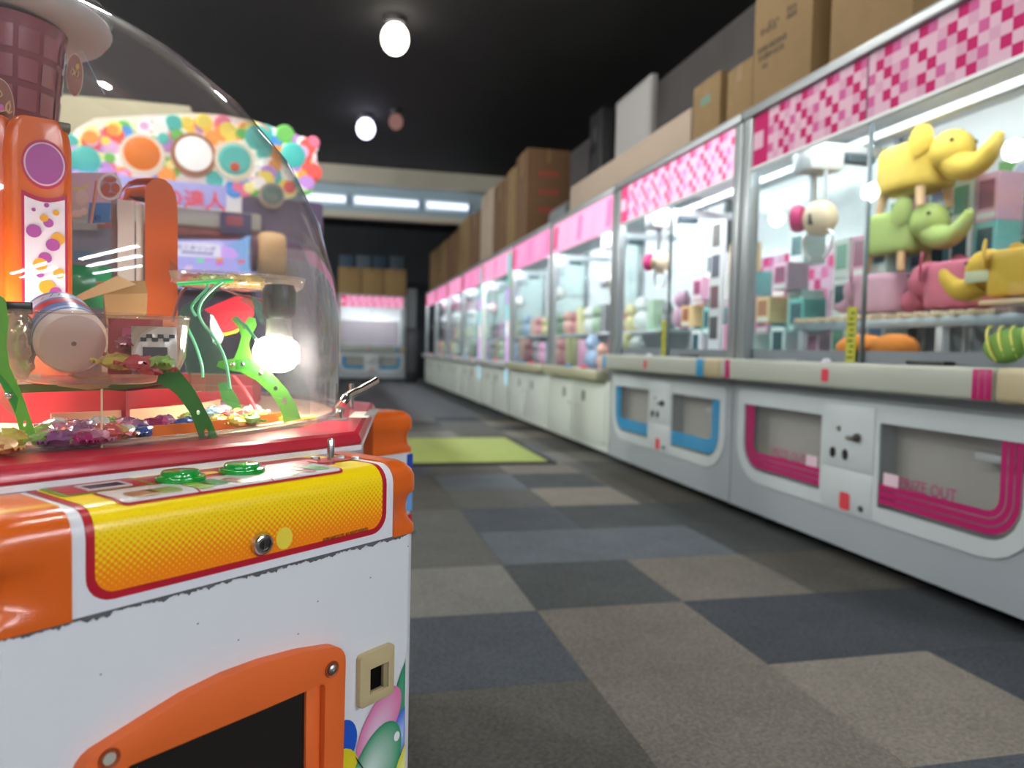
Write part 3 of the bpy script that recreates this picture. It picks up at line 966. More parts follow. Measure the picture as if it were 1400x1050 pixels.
# ------------------------------------------------------------------ on top of the row
ZT = 2.03
def carton_box(x0, x1, y0, y1, h, label, m=card, z=ZT, marks=None, group='cartons on the row', flaps=True, rz=0):
    cx, cy = (x0 + x1) / 2, (y0 + y1) / 2
    t = thing('cardboard_box', label, 'box', (cx, cy, z), rz, group)
    a, b_ = (x1 - x0) / 2, (y1 - y0) / 2
    MB().box((0, 0, h / 2), (2 * a, 2 * b_, h), m, .006).build('carton', t)
    MB().span((-a * .08, -b_ - .001, h * .85), (a * .08, -b_ + .001, h + .001), tape).build('tape', t)
    b = MB()
    b.span((-a - .001, -.028, h * .74), (-a + .002, .028, h + .0012), tape)
    b.span((-a, -.028, h), (a, .028, h + .0012), tape)
    b.build('tape', t)
    b = MB()
    b.span((-a, -.002, h - .001), (a, .002, h + .0005), C((70, 52, 34), .8))
    b.build('flap_seam', t)
    if marks: marks(t, a, b_, h)
    return t

def marks_big(t, a, b_, h):
    """rubber-stamped lines on the aisle face, as blurred in the photograph"""
    g = random.Random(8)
    o = t.location
    for (xa, ya, xb, yb_) in ((1076, 14, 1090, 6), (1076, 24, 1090, 15), (1050, 34, 1066, 24), (1040, 46, 1062, 34), (1036, 72, 1076, 48), (1037, 82, 1072, 62), (1042, 92, 1050, 88)):
        p0, p1 = on_x(xa, ya, 2.06), on_x(xb, yb_, 2.06)
        n = max(2, int(abs(p0.y - p1.y) / .026))
        b = MB()
        for k in range(n):
            y_, z_ = p0.y + (p1.y - p0.y) * (k + .5) / n - o.y, p0.z + (p1.z - p0.z) * (k + .5) / n - o.z
            w, q = g.uniform(.006, .011), g.uniform(.009, .016)
            b.span((-a - .0012, y_ - w, z_ - q), (-a + .001, y_ + w, z_ + q), C((58, 48, 34), .8))
        b.build('stamped_line', t)['kind'] = 'stuff'
def marks_small(t, a, b_, h):
    MB().span((-a - .0012, -.05, h * .62), (-a + .001, .06, h * .74), C((96, 130, 116), .8)).build('stamped_mark', t)
def marks_red(t, a, b_, h):
    b = MB()
    for k in range(3): b.span((-a * .5, -b_ - .0012, h * (.30 + .2 * k)), (a * .5, -b_ + .001, h * (.36 + .2 * k)), C((136, 62, 48), .8))
    b.build('printed_band', t)

XB = 2.06
def ypx(px, py): return on_x(px, py, XB).y
ya, yb = ypx(1108, 90), ypx(1028, 130)
carton_box(XB, 2.62, ya, yb, .78, 'big cardboard box with stamped lettering on top of the magenta striped machine', card, marks=marks_big)
ya, yb = ypx(1240, 40), ypx(1128, 80)
carton_box(XB + .02, 2.6, ya, yb, .62, 'cardboard box with a tape strip standing nearest on top of the magenta striped machine', card)
ya, yb = ypx(1022, 150), ypx(988, 165)
carton_box(XB + .02, 2.4, ya, yb, .33, 'small cardboard box tucked behind the big stamped box, over the post', card)
ya, yb = ypx(983, 170), ypx(946, 190)
carton_box(XB, 2.35, ya, yb, .36, 'small cardboard box with a faint green mark over the blue striped cabinet', card, marks=marks_small)
# pale beam and boards over the blue striped cabinet
y0, y1 = ypx(944, 175), ypx(780, 255)
bm = thing('pale_board_box', 'long pale beige box lying on top of the blue striped cabinet', 'box', (2.2, (y0 + y1) / 2, ZT))
MB().box((0, 0, .13), (.28, y1 - y0, .26), card_pale, .006).build('carton', bm)
MB().box((0, -(y1 - y0) / 2 - .0008, .13), (.05, .002, .26), C((214, 200, 176), .5)).build('tape', bm)
xg = 2.75
ya, yb = on_x(890, 150, xg).y, on_x(842, 150, xg).y
wb = MB().span((xg, ya, ZT), (xg + .06, yb, ZT + 1.3), C((150, 148, 146), .6, noise=.08, scale=4), .008).build('grey_panel')
tag(wb, 'tall grey panel leaning upright behind the long beige box', 'panel')
MB().span((xg - .004, ya + .05, ZT + .05), (xg, yb - .05, ZT + 1.25), C((164, 162, 160), .55)).build('panel_face', wb)
spk = thing('black_speaker', 'black box shaped speaker beside the tall grey panel', 'speaker', (2.8, 7.5, ZT))
MB().box((0, 0, .64), (.34, .40, 1.28), C((20, 20, 24), .5), .01).build('cabinet', spk)
for z, r in ((.30, .13), (.72, .13), (1.05, .07)): MB().lathe([(0, .0), (r * .5, .0), (r * .92, -.02), (r, .004), (0, .004)], C((40, 40, 44), .6), 24, frame3((-.172, 0, z), (0, -1, 0), (0, 0, 1))).build('driver', spk)
bx2 = carton_box(2.62, 2.98, 7.98, 8.5, .62, 'grey green storage box between the black speaker and the tall brown cartons', C((96, 106, 104), .7), group='storage on the row')
ac = thing('silver_canister', 'silvery rounded case lying at the end of the long beige box', 'case', (2.25, on_x(790, 245, 2.25).y + .25, ZT))
MB().tube([(0, -.28, .13), (0, .28, .13)], .13, C((150, 156, 158), .3, metal=.6), 20).build('body', ac)
MB().span((-.02, -.1, .255), (.02, .1, .275), dark_plastic, .006).build('handle', ac)
# tall cartons over the white machines
prev = None
specs = [(7.95, 8.45, .98, card_dark, 'red printed brown carton, the tallest box end on to the aisle', 1), (8.48, 8.95, .92, card, 'tall plain carton next to the red printed one', 0), (8.98, 9.7, .90, card_dark, 'brown carton second past the red printed one', 0),
         (9.75, 10.6, .94, card_pale, 'pale tall carton over the rainbow lit machine', 0), (10.65, 11.5, .80, card_dark, 'darker carton beyond the pale tall one', 0), (11.55, 12.6, .86, card, 'tan carton halfway along the far cartons', 0),
         (12.7, 13.9, .80, card_dark, 'brown carton near the lit trough', 0), (14.0, 15.2, .82, card, 'tan carton second from the far end of the row', 0), (15.3, 16.5, .84, card, 'tan carton at the far end of the row', 0)]
for y0, y1, h, m, lab, red in specs:
    carton_box(2.02, 2.5, y0, y1, h, lab, m, marks=marks_red if red else None, group='cartons over the white machines')
# far end: cartons on the end machine, dark pillar, blue pictures
ec = at(508, 480, 17.6)
for k in range(3):
    xa = ec.x - .78 + k * .53
    carton_box(xa, xa + .51, ec.y + .05, ec.y + .6, .62, ['cardboard box on the far blue windowed machine, the one behind the dome', 'middle cardboard box on the far blue windowed machine', 'cardboard box on the far blue windowed machine, by the dark pillar'][k], mat('far_card', (150, 124, 82), .85), ZT, group='cartons on the far machine')
dp = at(562, 490, 17.2)
pl = thing('dark_cabinet', 'narrow black cabinet standing in the far corner beside the row', 'cabinet', (dp.x, dp.y, 0))
MB().box((0, 0, .62), (.26, .3, 1.24), C((22, 24, 26), .6), .01).build('body', pl)
MB().box((0, -.152, .7), (.2, .006, .9), C((40, 42, 46), .4)).build('door', pl)
MB().box((0, 0, 1.7), (.20, .2, .9), C((90, 96, 98), .6), .01).build('upper_post', pl)
for k in range(4):
    p = at(474 + k * 24, 356, 18.6)
    o = MB().box((0, 0, 0), (.36, .02, .36), C([(70, 92, 116), (96, 112, 126), (60, 84, 104), (84, 100, 110)][k], .6), .004).build('wall_picture', None, V((p.x, YF - .012, p.z)))
    tag(o, '%s blue grey picture on the far wall over the cartons, counted from the dome' % ORD[k], 'picture', 'pictures on the far wall')

# ------------------------------------------------------------------ drum game behind the dome
dc = at(258, 470, 4.15)
face = math.atan2(-(EYEP.x - dc.x), (EYEP.y - dc.y))  # turns local -y towards the camera
face = math.atan2(dc.y - EYEP.y, dc.x - EYEP.x) - pi / 2
dm = thing('drum_game', 'drum arcade game with a bulbous multicoloured marquee, seen through the dome', 'arcade machine', (dc.x, dc.y, 0), face)
IW = Matrix.Translation((dc.x, dc.y, 0)) @ Matrix.Rotation(face, 4, 'Z')
IWi = IW.inverted()
def DL(px, py, yl=0.0):
    """point of the drum game's own frame, on its plane y = yl, behind a pixel of the photograph"""
    o, r = IWi @ EYEP, IWi.to_3x3() @ ray(px, py)
    return o + r * ((yl - o.y) / r.y)
def dz(py): return DL(258, py).z
def dx(px): return DL(px, 300).x
cab = C((196, 196, 190), .5)
MB().span((dx(95), -.02, 0), (dx(395), .55, dz(300)), C((92, 72, 96), .5), .02).build('cabinet', dm)
MB().span((dx(95), -.10, dz(312)), (dx(355), 0, dz(288)), C((206, 204, 190), .5), .012).build('speaker_bar', dm)
MB().span((dx(95), -.09, dz(326)), (dx(350), -.01, dz(313)), C((150, 70, 70), .5), .008).build('red_bar', dm)
MB().span((dx(300), -.12, dz(320)), (dx(342), -.09, dz(290)), C((82, 76, 120), .4), .006).build('blue_sign', dm)
MB().span((dx(308), -.125, dz(308)), (dx(330), -.12, dz(294)), C((190, 90, 110), .4), .002).build('sign_print', dm)
# marquee board: a cloud-edged arch
ol = [(92, 262), (86, 235), (90, 205), (104, 178), (130, 163), (180, 160), (225, 158), (262, 156), (300, 158), (340, 165), (375, 176), (400, 182), (425, 200), (434, 225), (430, 250), (400, 262), (380, 285), (320, 292), (200, 292)]
P2 = [(DL(a, b).x, DL(a, b).z) for a, b in ol]
MB().plate(P2, [], .16, mat('marquee_white', (240, 234, 226), .5, emit=.36), lambda u, v, w: (u, -.02 + w, v), .01).build('marquee', dm)
g = random.Random(21)
cols = [(236, 120, 150), (246, 220, 90), (80, 190, 180), (250, 246, 240), (190, 140, 210), (246, 160, 70), (110, 190, 90), (80, 150, 220), (236, 90, 80), (250, 240, 160), (226, 180, 220), (250, 250, 250)]
mk = [mat('marquee_ball_%d' % i, c, .4, emit=.42) for i, c in enumerate(cols)]
def disc(px, py, r, m, yl, nm, parent, hgt=.04, rim=None, rot=0):
    p = DL(px, py, yl)
    k = r * 4.15 / F
    b = MB().lathe([(0, 0), (k * .8, .0), (k, -hgt * .25), (k, -hgt), (0, -hgt)], m, 20, frame3((p.x, p.y - hgt, p.z), (cos(rot), sin(rot), 0), (0, 0, 1)))
    o = b.build(nm, parent, angle=45)
    if rim:
        MB().lathe([(k * .98, .002), (k * 1.18, .0), (k * 1.24, -hgt * .5), (k * 1.2, -hgt * 1.4), (0, -hgt * 1.4)], rim, 24, frame3((p.x, p.y - hgt * .8, p.z), (cos(rot), sin(rot), 0), (0, 0, 1))).build('drum_shell', o, angle=45)
    return o
for k in range(170):
    for _ in range(30):
        px, py = g.uniform(96, 428), g.uniform(166, 262)
        if py > 166 + abs(px - 255) ** 1.5 * .012 and not any(math.hypot(px - a, py - b) < 33 for a, b in ((195, 213), (265, 215), (320, 222))) and not (px < 320 and py > 246): break
    disc(px, py, g.uniform(6, 13), mk[(k * 5) % 12], -.02, 'marquee_ball', dm, g.uniform(.03, .07))
cream = mat('drum_rim_cream', (244, 232, 208), .5, emit=.35)
disc(195, 213, 22, mat('drum_orange', (240, 128, 40), .5, emit=.4), -.09, 'orange_drum', dm, .06, cream)
disc(265, 213, 23, mat('drum_white', (250, 248, 244), .5, emit=.6), -.09, 'white_drum', dm, .06, mat('drum_shell_brown', (190, 130, 96), .5, emit=.15))
disc(320, 222, 21, mat('drum_teal', (90, 200, 190), .5, emit=.35), -.09, 'teal_drum', dm, .08, cream)
disc(321, 229, 6, mat('red_spot', (226, 92, 62), .5, emit=.3), -.16, 'red_spot', dm, .03)
disc(371, 268, 14, C((120, 146, 138), .6), -.12, 'grey_drum', dm, .06, C((214, 196, 180), .5))
for (px, py) in ((150, 250), (400, 214), (118, 220), (352, 190)): disc(px, py, 17, mk[(px + py) % 12], -.05, 'marquee_ball', dm, .05)
# title panel and screens
MB().span((dx(110), -.15, dz(287)), (dx(308), -.10, dz(256)), mat('title_lavender', (176, 176, 236), .4, emit=.35), .01).build('title_panel', dm)
pt = DL(236, 272, -.152)
text('title_lettering', '太鼓の達人', .105, mat('title_red', (232, 86, 110), .4, emit=.3), frame3((pt.x, -.154, pt.z), (1, 0, 0), (0, 0, 1)), dm, bold=.003)
scr = MB().span((dx(215), -.12, dz(400)), (dx(366), -.06, dz(326)), C((40, 36, 60), .4), .01).build('screen_bezel', dm)
def glowp(nm, pts, c, k, yl, parent):
    MB().plate([(DL(a, b, yl).x, DL(a, b, yl).z) for a, b in pts], [], .002, glow(nm, c, k), lambda u, v, w: (u, yl + w, v)).build(nm, parent)
glowp('screen_image', [(220, 394), (362, 394), (362, 328), (220, 328)], (176, 176, 244), .85, -.124, scr)
glowp('screen_band_upper', [(220, 330), (300, 329), (306, 334), (306, 340), (220, 340)], (204, 200, 252), .85, -.127, scr)
glowp('screen_caption', [(220, 349), (220, 332), (284, 332), (318, 339), (328, 349), (322, 353)], (228, 226, 246), .9, -.130, scr)
glowp('screen_caption_end', [(302, 352), (302, 336), (318, 339), (328, 349), (322, 353)], (206, 168, 246), .9, -.133, scr)
glowp('screen_sky', [(312, 335), (340, 322), (362, 328), (362, 372), (330, 372)], (140, 186, 240), .8, -.126, scr)
for (a, b, c) in ((274, 356, (120, 226, 180)), (284, 355, (206, 150, 246)), (300, 355, (226, 160, 90)), (300, 360, (222, 110, 206)), (330, 358, (226, 120, 150)), (258, 366, (236, 206, 240)), (345, 344, (240, 226, 150))):
    glowp('screen_icon', [(a - 5, b - 2.5), (a + 5, b - 3), (a + 5, b + 2), (a - 5, b + 3)], c, .85, -.135, scr)
pt = DL(268, 340, -.134)
text('screen_lettering', 'モニタリング', .033, glow('lettering_blue', (84, 92, 190), .6), frame3((pt.x, -.134, pt.z), (1, 0, -.02), (.02, 0, 1)), scr, bold=.0006)
pt = DL(270, 346, -.134)
MB().span((pt.x - .08, -.1345, pt.z - .006), (pt.x + .08, -.1335, pt.z + .006), glow('caption_small', (140, 146, 214), .7)).build('screen_small_caption', scr)
# the playing drum at its side
p = DL(357, 348, -.25)
b = MB()
b.lathe([(0, -.02), (.10, -.02), (.122, .0), (.128, .05), (.122, .1), (.11, .12), (0, .12)], C((232, 186, 124), .5), 24, Matrix.Translation((p.x, p.y, p.z)) @ Matrix.Rotation(pi / 2, 4, 'Y') @ Matrix.Rotation(0, 4, 'Z'))
pd = b.build('playing_drum', dm, angle=50)
MB().lathe([(0, -.021), (.096, -.021), (.10, -.05), (.08, -.055), (0, -.055)], C((92, 44, 60), .5), 24, Matrix.Translation((p.x, p.y, p.z)) @ Matrix.Rotation(pi / 2, 4, 'Y')).build('drum_skin', pd)
MB().span((p.x - .03, p.y + .02, 0), (p.x + .09, p.y + .2, p.z - .1), C((88, 70, 110), .5), .01).build('drum_stand', dm)
# lower fascia of the game
MB().span((dx(330), -.06, dz(330)), (dx(440), .4, dz(262)), C((112, 96, 128), .5), .02).build('side_wing', dm)
MB().span((dx(366), -.05, .0), (dx(432), .4, dz(330)), C((150, 140, 150), .5), .02).build('side_pillar', dm)
q = at(80, 128, 5.0); q2 = at(252, 168, 5.0)
bb = MB().span((q.x - .5, q.y, .0), (q2.x, q.y + .08, q.z), mat('beige_partition', (176, 168, 138), .7, noise=.1, scale=2), .01).build('beige_partition')
tag(bb, 'beige partition board standing behind the drum game', 'partition')
# ------------------------------------------------------------------ candy crane in the foreground
CMP, CMR = V((-.537, 1.316, 0)), radians(40)
cm = thing('candy_crane', 'orange, white and red candy scoop machine under a big clear dome', 'candy machine', CMP, CMR)
CW = Matrix.Translation(CMP) @ Matrix.Rotation(CMR, 4, 'Z')
CI = CW.inverted()
def cl(px, py, d): return CI @ at(px, py, d)
def cz(px, py, z): return CI @ on_z(px, py, z)
def cy(px, py, yl):
    o, r = CI @ EYEP, CI.to_3x3() @ ray(px, py)
    return o + r * ((yl - o.y) / r.y)
YFR = -.725
SX0, SX1 = -.234, .225     # the station's ends
ZD = .683                  # deck of the control panel

# white body: an eight-sided core with four stations standing out
def rotk(k): return Matrix.Rotation(k * pi / 2, 4, 'Z')
b = MB()
b.loft([[(.23, -.585, z), (.585, -.23, z), (.585, .23, z), (.23, .585, z), (-.23, .585, z), (-.585, .23, z), (-.585, -.23, z), (-.23, -.585, z)] for z in (.03, .686)], white_lac)
for k in range(4):
    c = rotk(k)
    b2 = MB()
    b.loft([[c @ V(p) for p in [(x, y, z) for x, y in [(SX0, -.5), (SX0, YFR + .016), (SX0 + .006, YFR + .004), (SX0 + .016, YFR + .001), (SX1 - .016, YFR + .001), (SX1 - .006, YFR + .004), (SX1, YFR + .016), (SX1, -.5)]]] for z in (.03, .5965)], white_lac)
body = b.build('cabinet_body', cm, angle=50)
for k in range(4):
    p = rotk(k) @ V((.40, -.40, 0))
    MB().lathe([(0, 0), (.03, 0), (.03, .012), (.012, .014), (.012, .032), (0, .032)], dark_plastic, 12, Matrix.Translation(p)).build('foot', cm)

# profile of the control panel: up the front, round the edge, back over the deck
RP = .022
def prof(s):
    """point (y, z) and outward normal at arc length s from the panel's bottom edge"""
    l1, l2 = ZD - RP - .597, RP * pi / 2
    if s <= l1: return YFR, .597 + s, -1, 0
    if s <= l1 + l2:
        a = (s - l1) / RP
        return YFR + RP - RP * cos(a), ZD - RP + RP * sin(a), -cos(a), sin(a)
    return YFR + RP + (s - l1 - l2), ZD, 0, 1
L1, L2 = ZD - RP - .597, RP * pi / 2
SE = L1 + L2 + (-.597 - (YFR + RP))
def ssteps(s0, s1):
    c = [s0, s1] + [L1 + L2 * i / 6 for i in range(7) if s0 < L1 + L2 * i / 6 < s1]
    return sorted(c)
def pf(x, s, off):
    y, z, ny, nz = prof(s)
    return (x, y + ny * off, z + nz * off)
def film(name, x0, x1, s0, s1, m, off, parent, rb=0, rt=0):
    """printed film on the panel, following its profile, with rounded lower / upper corners"""
    ss = set(ssteps(s0, s1))
    for r, base, sg in ((rb, s0, 1), (rt, s1, -1)):
        if r: ss |= {base + sg * r * (1 - cos(radians(t))) for t in (0, 15, 30, 45, 60, 75, 90)}
    rows = []
    for s_ in sorted(ss):
        ins = 0
        for r, base in ((rb, s0), (rt, s1)):
            q = abs(s_ - base)
            if r and q < r: ins = r - math.sqrt(max(0, r * r - (r - q) ** 2))
        rows.append([pf(x0 + ins + (x1 - x0 - 2 * ins) * i / 6, s_, off) for i in range(7)])
    return MB().grid(rows, m).build(name, parent, recalc=False)

def station(k, detail):
    c = rotk(k)
    st = MB()
    st.loft([[pf(x_, s_, 0) for s_ in ssteps(0, SE)] + [(x_, -.597, .597)] for x_ in (-.172, .184)], white_film)
    o = st.build('control_panel', cm, angle=40)
    o.matrix_local = c
    # corner guards with a finger scoop
    if k == 0:
      st2 = MB().span((SX0 + .001, -.694, .60), (-.1715, -.597, ZD), white_film, .002).build('deck_wing', o)
      MB().span((SX0 + .003, -.676, ZD), (-.166, -.612, ZD + .0008), C((236, 130, 60), .3)).build('deck_flash', st2)
      MB().span((SX0 + .003, -.692, ZD), (-.166, -.676, ZD + .0008), C((240, 186, 40), .3)).build('deck_flash', st2)
    for a, xin, xout in ((1, .183, SX1 + .002), (-1, -.171, SX0 - .002)):
        yback = -.605 if a > 0 or k else -.695
        rings = []
        for z in (.5965, .600, .606, .612, .618, .624, .630, .636, .642, .648, .654, .660, .667, .674, .680, .6835, .685):
            top = max(0, z - .663) / .022
            ins = .022 * (1 - math.sqrt(max(0, 1 - top * top)))
            yf, xo = YFR - .002 + ins, xout - a * ins
            r = .018
            pts = [(xin, yf)] + [(xin + (xo - a * r - xin) * t, yf) for t in (.4, .8, 1)]
            pts += [(xo - a * r + a * r * sin(w), yf + r - r * cos(w)) for w in [radians(15 * i) for i in range(1, 7)]]
            pts += [(xo, yf + r + t) for t in (.002, .005, .008, .010)] + [(xo, yback), (xin, yback)]
            f = max(0, 1 - ((z - .627) / .021) ** 2) ** .7
            out = []
            for x, y in pts:
                dd = math.hypot(x - xo, (y - yf) * .55)
                g_ = f * max(0, 1 - (dd / .046) ** 2) ** .7 * .0095
                if abs(x - xin) < 1e-6: g_ = 0
                out.append((x - a * g_ * (.5 if y < yf + .016 else .9), y + g_ * (1.0 if y < yf + .016 else 0), z))
            rings.append(out)
        gd = MB().loft(rings, orange_pl).build('corner_guard', cm, angle=60)
        gd.matrix_local = c
    film('border_film', -.160, .172, .009, SE - .004, red_film, .0006, o, .022, .012)
    film('halftone_panel', -.153, .165, .0155, SE - .010, halftone_mat() if detail else C((230, 150, 20), .3), .0011, o, .017, .009)
    # deck graphics
    film('red_deck_print', -.075, .14, L1 + L2 + .018, SE - .016, red_film, .0016, o, .02, .012)
    for x in (-.008,): film('deck_flash', x - .018, x + .018, L1 + L2 + .055, L1 + L2 + .072, yellow_film, .0021, o, .008, .008)
    film('card_border', -.128, .118, L1 + L2 * .62, L1 + L2 + .040, red_film, .0019, o, .008, .004)
    cd = film('instruction_card', -.125, .115, L1 + L2 * .70, L1 + L2 + .038, C((214, 208, 206), .22), .0023, o, .006, .003)
    for x in (-.055, .025): film('card_divider', x, x + .002, L1 + L2 * .70, L1 + L2 + .03, red_film, .0026, cd)
    gg = random.Random(4 + k)
    for i, (x, w, colr) in enumerate(((-.10, .013, (150, 110, 60)), (-.078, .013, (128, 140, 60)), (-.045, .010, (150, 180, 70)), (-.028, .011, (40, 140, 66)), (-.008, .007, (140, 30, 44)), (.035, .010, (90, 170, 70)), (.056, .008, (150, 150, 70)), (.078, .008, (130, 50, 50)), (.095, .011, (70, 150, 80)))):
        film('card_picture', x - w, x + w, L1 + L2 * .8 + gg.uniform(0, .004), L1 + L2 + .018 + gg.uniform(0, .012), C(colr, .3), .0028, cd, .006, .006)
    # coin slot plate
    film('slot_border', -.150, -.066, L1 + L2 + .042, SE - .012, C((120, 140, 30), .4), .0018, o, .004, .004)
    film('slot_red', -.144, -.071, L1 + L2 + .046, SE - .014, red_film, .0022, o, .003, .003)
    yA, yB = YFR + RP + .050, YFR + RP + .078
    b = MB()
    b.plate([(-.126, yA), (-.086, yA), (-.086, yB), (-.126, yB)], [[(-.123, yA + .003), (-.089, yA + .003), (-.089, yB - .003), (-.123, yB - .003)]], .0012, C((200, 198, 202), .3), lambda u, v, w: (u, v, ZD + .0022 + w))
    sl = b.build('coin_slot', o)
    MB().span((-.123, yA + .003, ZD + .0023), (-.089, yB - .003, ZD + .0027), C((30, 16, 26), .5)).build('slot_shade', sl)  # dark sheet standing in for the shade down the slot
    # buttons
    grn = mat('green_button', (16, 150, 50), .15, coat=.6)
    for x in (-.042, .026):
        bt = MB().lathe([(0, 0), (.0225, .0), (.0235, .002), (.0225, .005), (.0185, .006), (.0182, .0078), (.017, .0100), (.012, .0108), (0, .0112)], grn, 32, Matrix.Translation((x, -.659, ZD + .0018))).build('push_button', o, angle=50)
    film('peg_plate', .118, .172, L1 + L2 + .030, L1 + L2 + .062, red_film, .0024, o, .004, .004)
    pg = MB().lathe([(0, 0), (.0042, 0), (.0042, .024), (.003, .0262), (0, .027)], chrome, 16, Matrix.Translation((.143, -.661, ZD + .002))).build('metal_peg', o)
    for x, y in ((.138, -.639), (.172, -.672), (.163, -.655)):
        MB().lathe([(0, 0), (.006, 0), (.005, .003), (0, .004)], steel, 14, Matrix.Translation((x, y, ZD + .002))).build('deck_screw', o)
    return o

st0 = station(0, True)
for k in (1, 2, 3): station(k, False)

# lock, sticker and small print on the front
FL = frame3((0, YFR, 0), (1, 0, 0), (0, 0, 1))   # local x, z with outward axis -y
lk = MB()
T = Matrix.Translation((.003, YFR, .625)) @ Matrix.Rotation(pi / 2, 4, 'X')
lk.lathe([(.0118, 0), (.0118, .0035), (.0095, .0075), (.0075, .0085), (.0068, .0085), (.0062, .006), (0, .006)], chrome, 32, T)
lock = lk.build('cam_lock', st0, angle=30)
b = MB()
b.lathe([(.0052, .0058), (.0052, .0072), (.003, .0076), (.003, .0062), (0, .0062)], C((40, 38, 38), .35), 24, T)
b.box((.003, YFR - .0078, .625), (.0022, .0012, .008), C((60, 56, 52), .3))
b.build('keyway', lock)
MB().plate(oval(.030, .6252, .0098, .0112, 28), [], .0006, C((236, 214, 70), .4), lambda u, v, w: (u, YFR - .0012 - w, v)).build('yellow_dot', st0)
text('small_print', '©1999 NAMCO LTD.  ALL RIGHTS RESERVED', .0052, C((70, 30, 12), .6), frame3((.111, YFR - .0016, .6138), (1, 0, .012), (-.012, 0, 1)), st0, extrude=.0001, sx=.62)

# chipped paint under the panel
g = random.Random(9)
b = MB()
n = 320
top, low, ev = [], [], 0
for i in range(n + 1):
    x = SX0 + .004 + (SX1 - SX0 - .006) * i / n
    ev = .72 * ev + .28 * g.gauss(0, 1.6)
    e = max(0, .9 + ev) * .0019 + .0006 + g.uniform(0, .0005)
    top.append((x, YFR - .0004, .5975))
    low.append((x, YFR - .0004, .5967 - min(e, .0065)))
b.grid([top, low], mat('bare_edge', (92, 93, 96), .7, noise=.4, scale=200))
b.build('chipped_edge', cm, recalc=False)

# prize door
def FX(px, py): p = cy(px, py, YFR); return (p.x, p.z)
outl = [(-.170, .235), (-.172, .460)] + arc(-.150, .466, .022, 180, 112, 4) + [(-.118, .4965), (-.080, .5055), (-.040, .5100), (.0, .5100), (.045, .5060), (.072, .5010)] + arc(.082, .478, .021, 78, 0, 5) + [(.101, .350), (.100, .235)]
hole = [(-.136, .265), (-.136, .458)] + arc(-.130, .4595, .005, 180, 95, 3) + [(.0, .463), (.056, .463)] + arc(.070, .458, .005, 80, 0, 3) + [(.0745, .265)]
dr = MB().plate(outl, [hole], .014, orange_mt, lambda u, v, w: (u, YFR + .001 - w, v), .003).build('prize_door_frame', cm, angle=40)
MB().span((.056, YFR + .001, .27), (.0745, YFR - .006, .4625), orange_mt, .001).build('door_jamb', dr)
MB().plate([(p[0], p[1]) for p in hole], [], .002, mat('dark_flap', (20, 16, 16), .25), lambda u, v, w: (u, YFR - .0005 - w, v)).build('prize_flap', dr)
for x, z, real in ((.083, .4755, 1), (-.148, .4785, 0)):
    T = Matrix.Translation((x, YFR - .013, z)) @ Matrix.Rotation(pi / 2, 4, 'X')
    b = MB()
    b.lathe([(.0088, .0005), (.0088, .0018), (.0072, .0012), (.0068, .0003), (0, .0003)], C((150, 66, 24), .5), 24, T)
    b.build('screw_seat', dr)
    b = MB()
    b.lathe([(.0056, .0004), (.0052, .0025), (.003, .0042), (.0016, .0043), (.0014, .0030), (0, .0030)] if real else [(.0052, .0004), (.0052, .0012), (0, .0014)], steel if real else C((176, 172, 160), .5), 20, T)
    b.build('screw' if real else 'empty_screw_hole', dr)

# coin return
b = MB()
tanp = mat('coin_return_tan', (186, 170, 128), .38, noise=.06, scale=20)
b.plate(rrect(.1305, .410, .1835, .4715, .005), [[(.146, .4215), (.146, .4515), (.1745, .4515), (.1745, .4215)]], .007, tanp, lambda u, v, w: (u, YFR + .001 - w, v), .002)
cr = b.build('coin_return', cm, angle=40)
MB().span((.1465, YFR - .0003, .422), (.174, YFR, .451), black).build('return_shade', cr)  # black sheet in place of the shade inside the opening
b = MB()
b.span((.167, YFR - .0055, .4225), (.174, YFR - .0005, .4505), C((150, 136, 100), .5), .0008)
b.span((.1465, YFR - .0055, .4218), (.167, YFR - .0005, .4242), C((180, 164, 124), .4), .0006)
b.build('return_lip', cr)

# balloons printed on the front
def blob(pts2, c2, cc, ce, nm, k):
    pts = [(min(x, SX1 - .0165), YFR + .0006 - .0004 * k, z) for x, z in pts2]
    MB().fan(pts, (min(c2[0], SX1 - .02), YFR + .0006 - .0004 * k, c2[1]), cc, ce, printed).build(nm, cm, recalc=False)
blob(oval(.205, .404, .014, .042, 24, -20), (.200, .39), (90, 160, 120), (40, 130, 96), 'balloon_print', 1)
blob(oval(.110, .378, .022, .026, 24, 0), (.112, .37), (30, 80, 190), (20, 84, 190), 'balloon_print', 2)
blob(oval(.205, .352, .022, .034, 24, -30), (.205, .35), (180, 200, 240), (40, 90, 200), 'balloon_print', 2)
blob(oval(.166, .376, .026, .047, 28, -38), (.158, .366), (224, 204, 222), (218, 112, 164), 'balloon_print', 3)
blob(oval(.108, .334, .028, .038, 24, 0), (.105, .33), (226, 206, 30), (216, 204, 36), 'balloon_print', 4)
blob(oval(.160, .325, .036, .056, 32, -30), (.148, .325), (216, 232, 226), (30, 140, 92), 'balloon_print', 5)
blob(oval(.213, .298, .024, .052, 24, -20), (.205, .30), (240, 240, 170), (220, 214, 60), 'balloon_print', 6)
for nm, pts in (('paint_chip', [(.128, .356), (.131, .352), (.140, .338), (.142, .334), (.137, .340), (.131, .349)]),):
    MB().plate(pts, [], .0004, C((26, 26, 26), .6), lambda u, v, w: (u, YFR - .0021 - w, v)).build(nm, cm)
MB().plate(oval(.193, .353, .005, .006, 9), [], .0004, C((232, 234, 238), .5), lambda u, v, w: (u, YFR - .0021 - w, v)).build('paint_chip', cm)
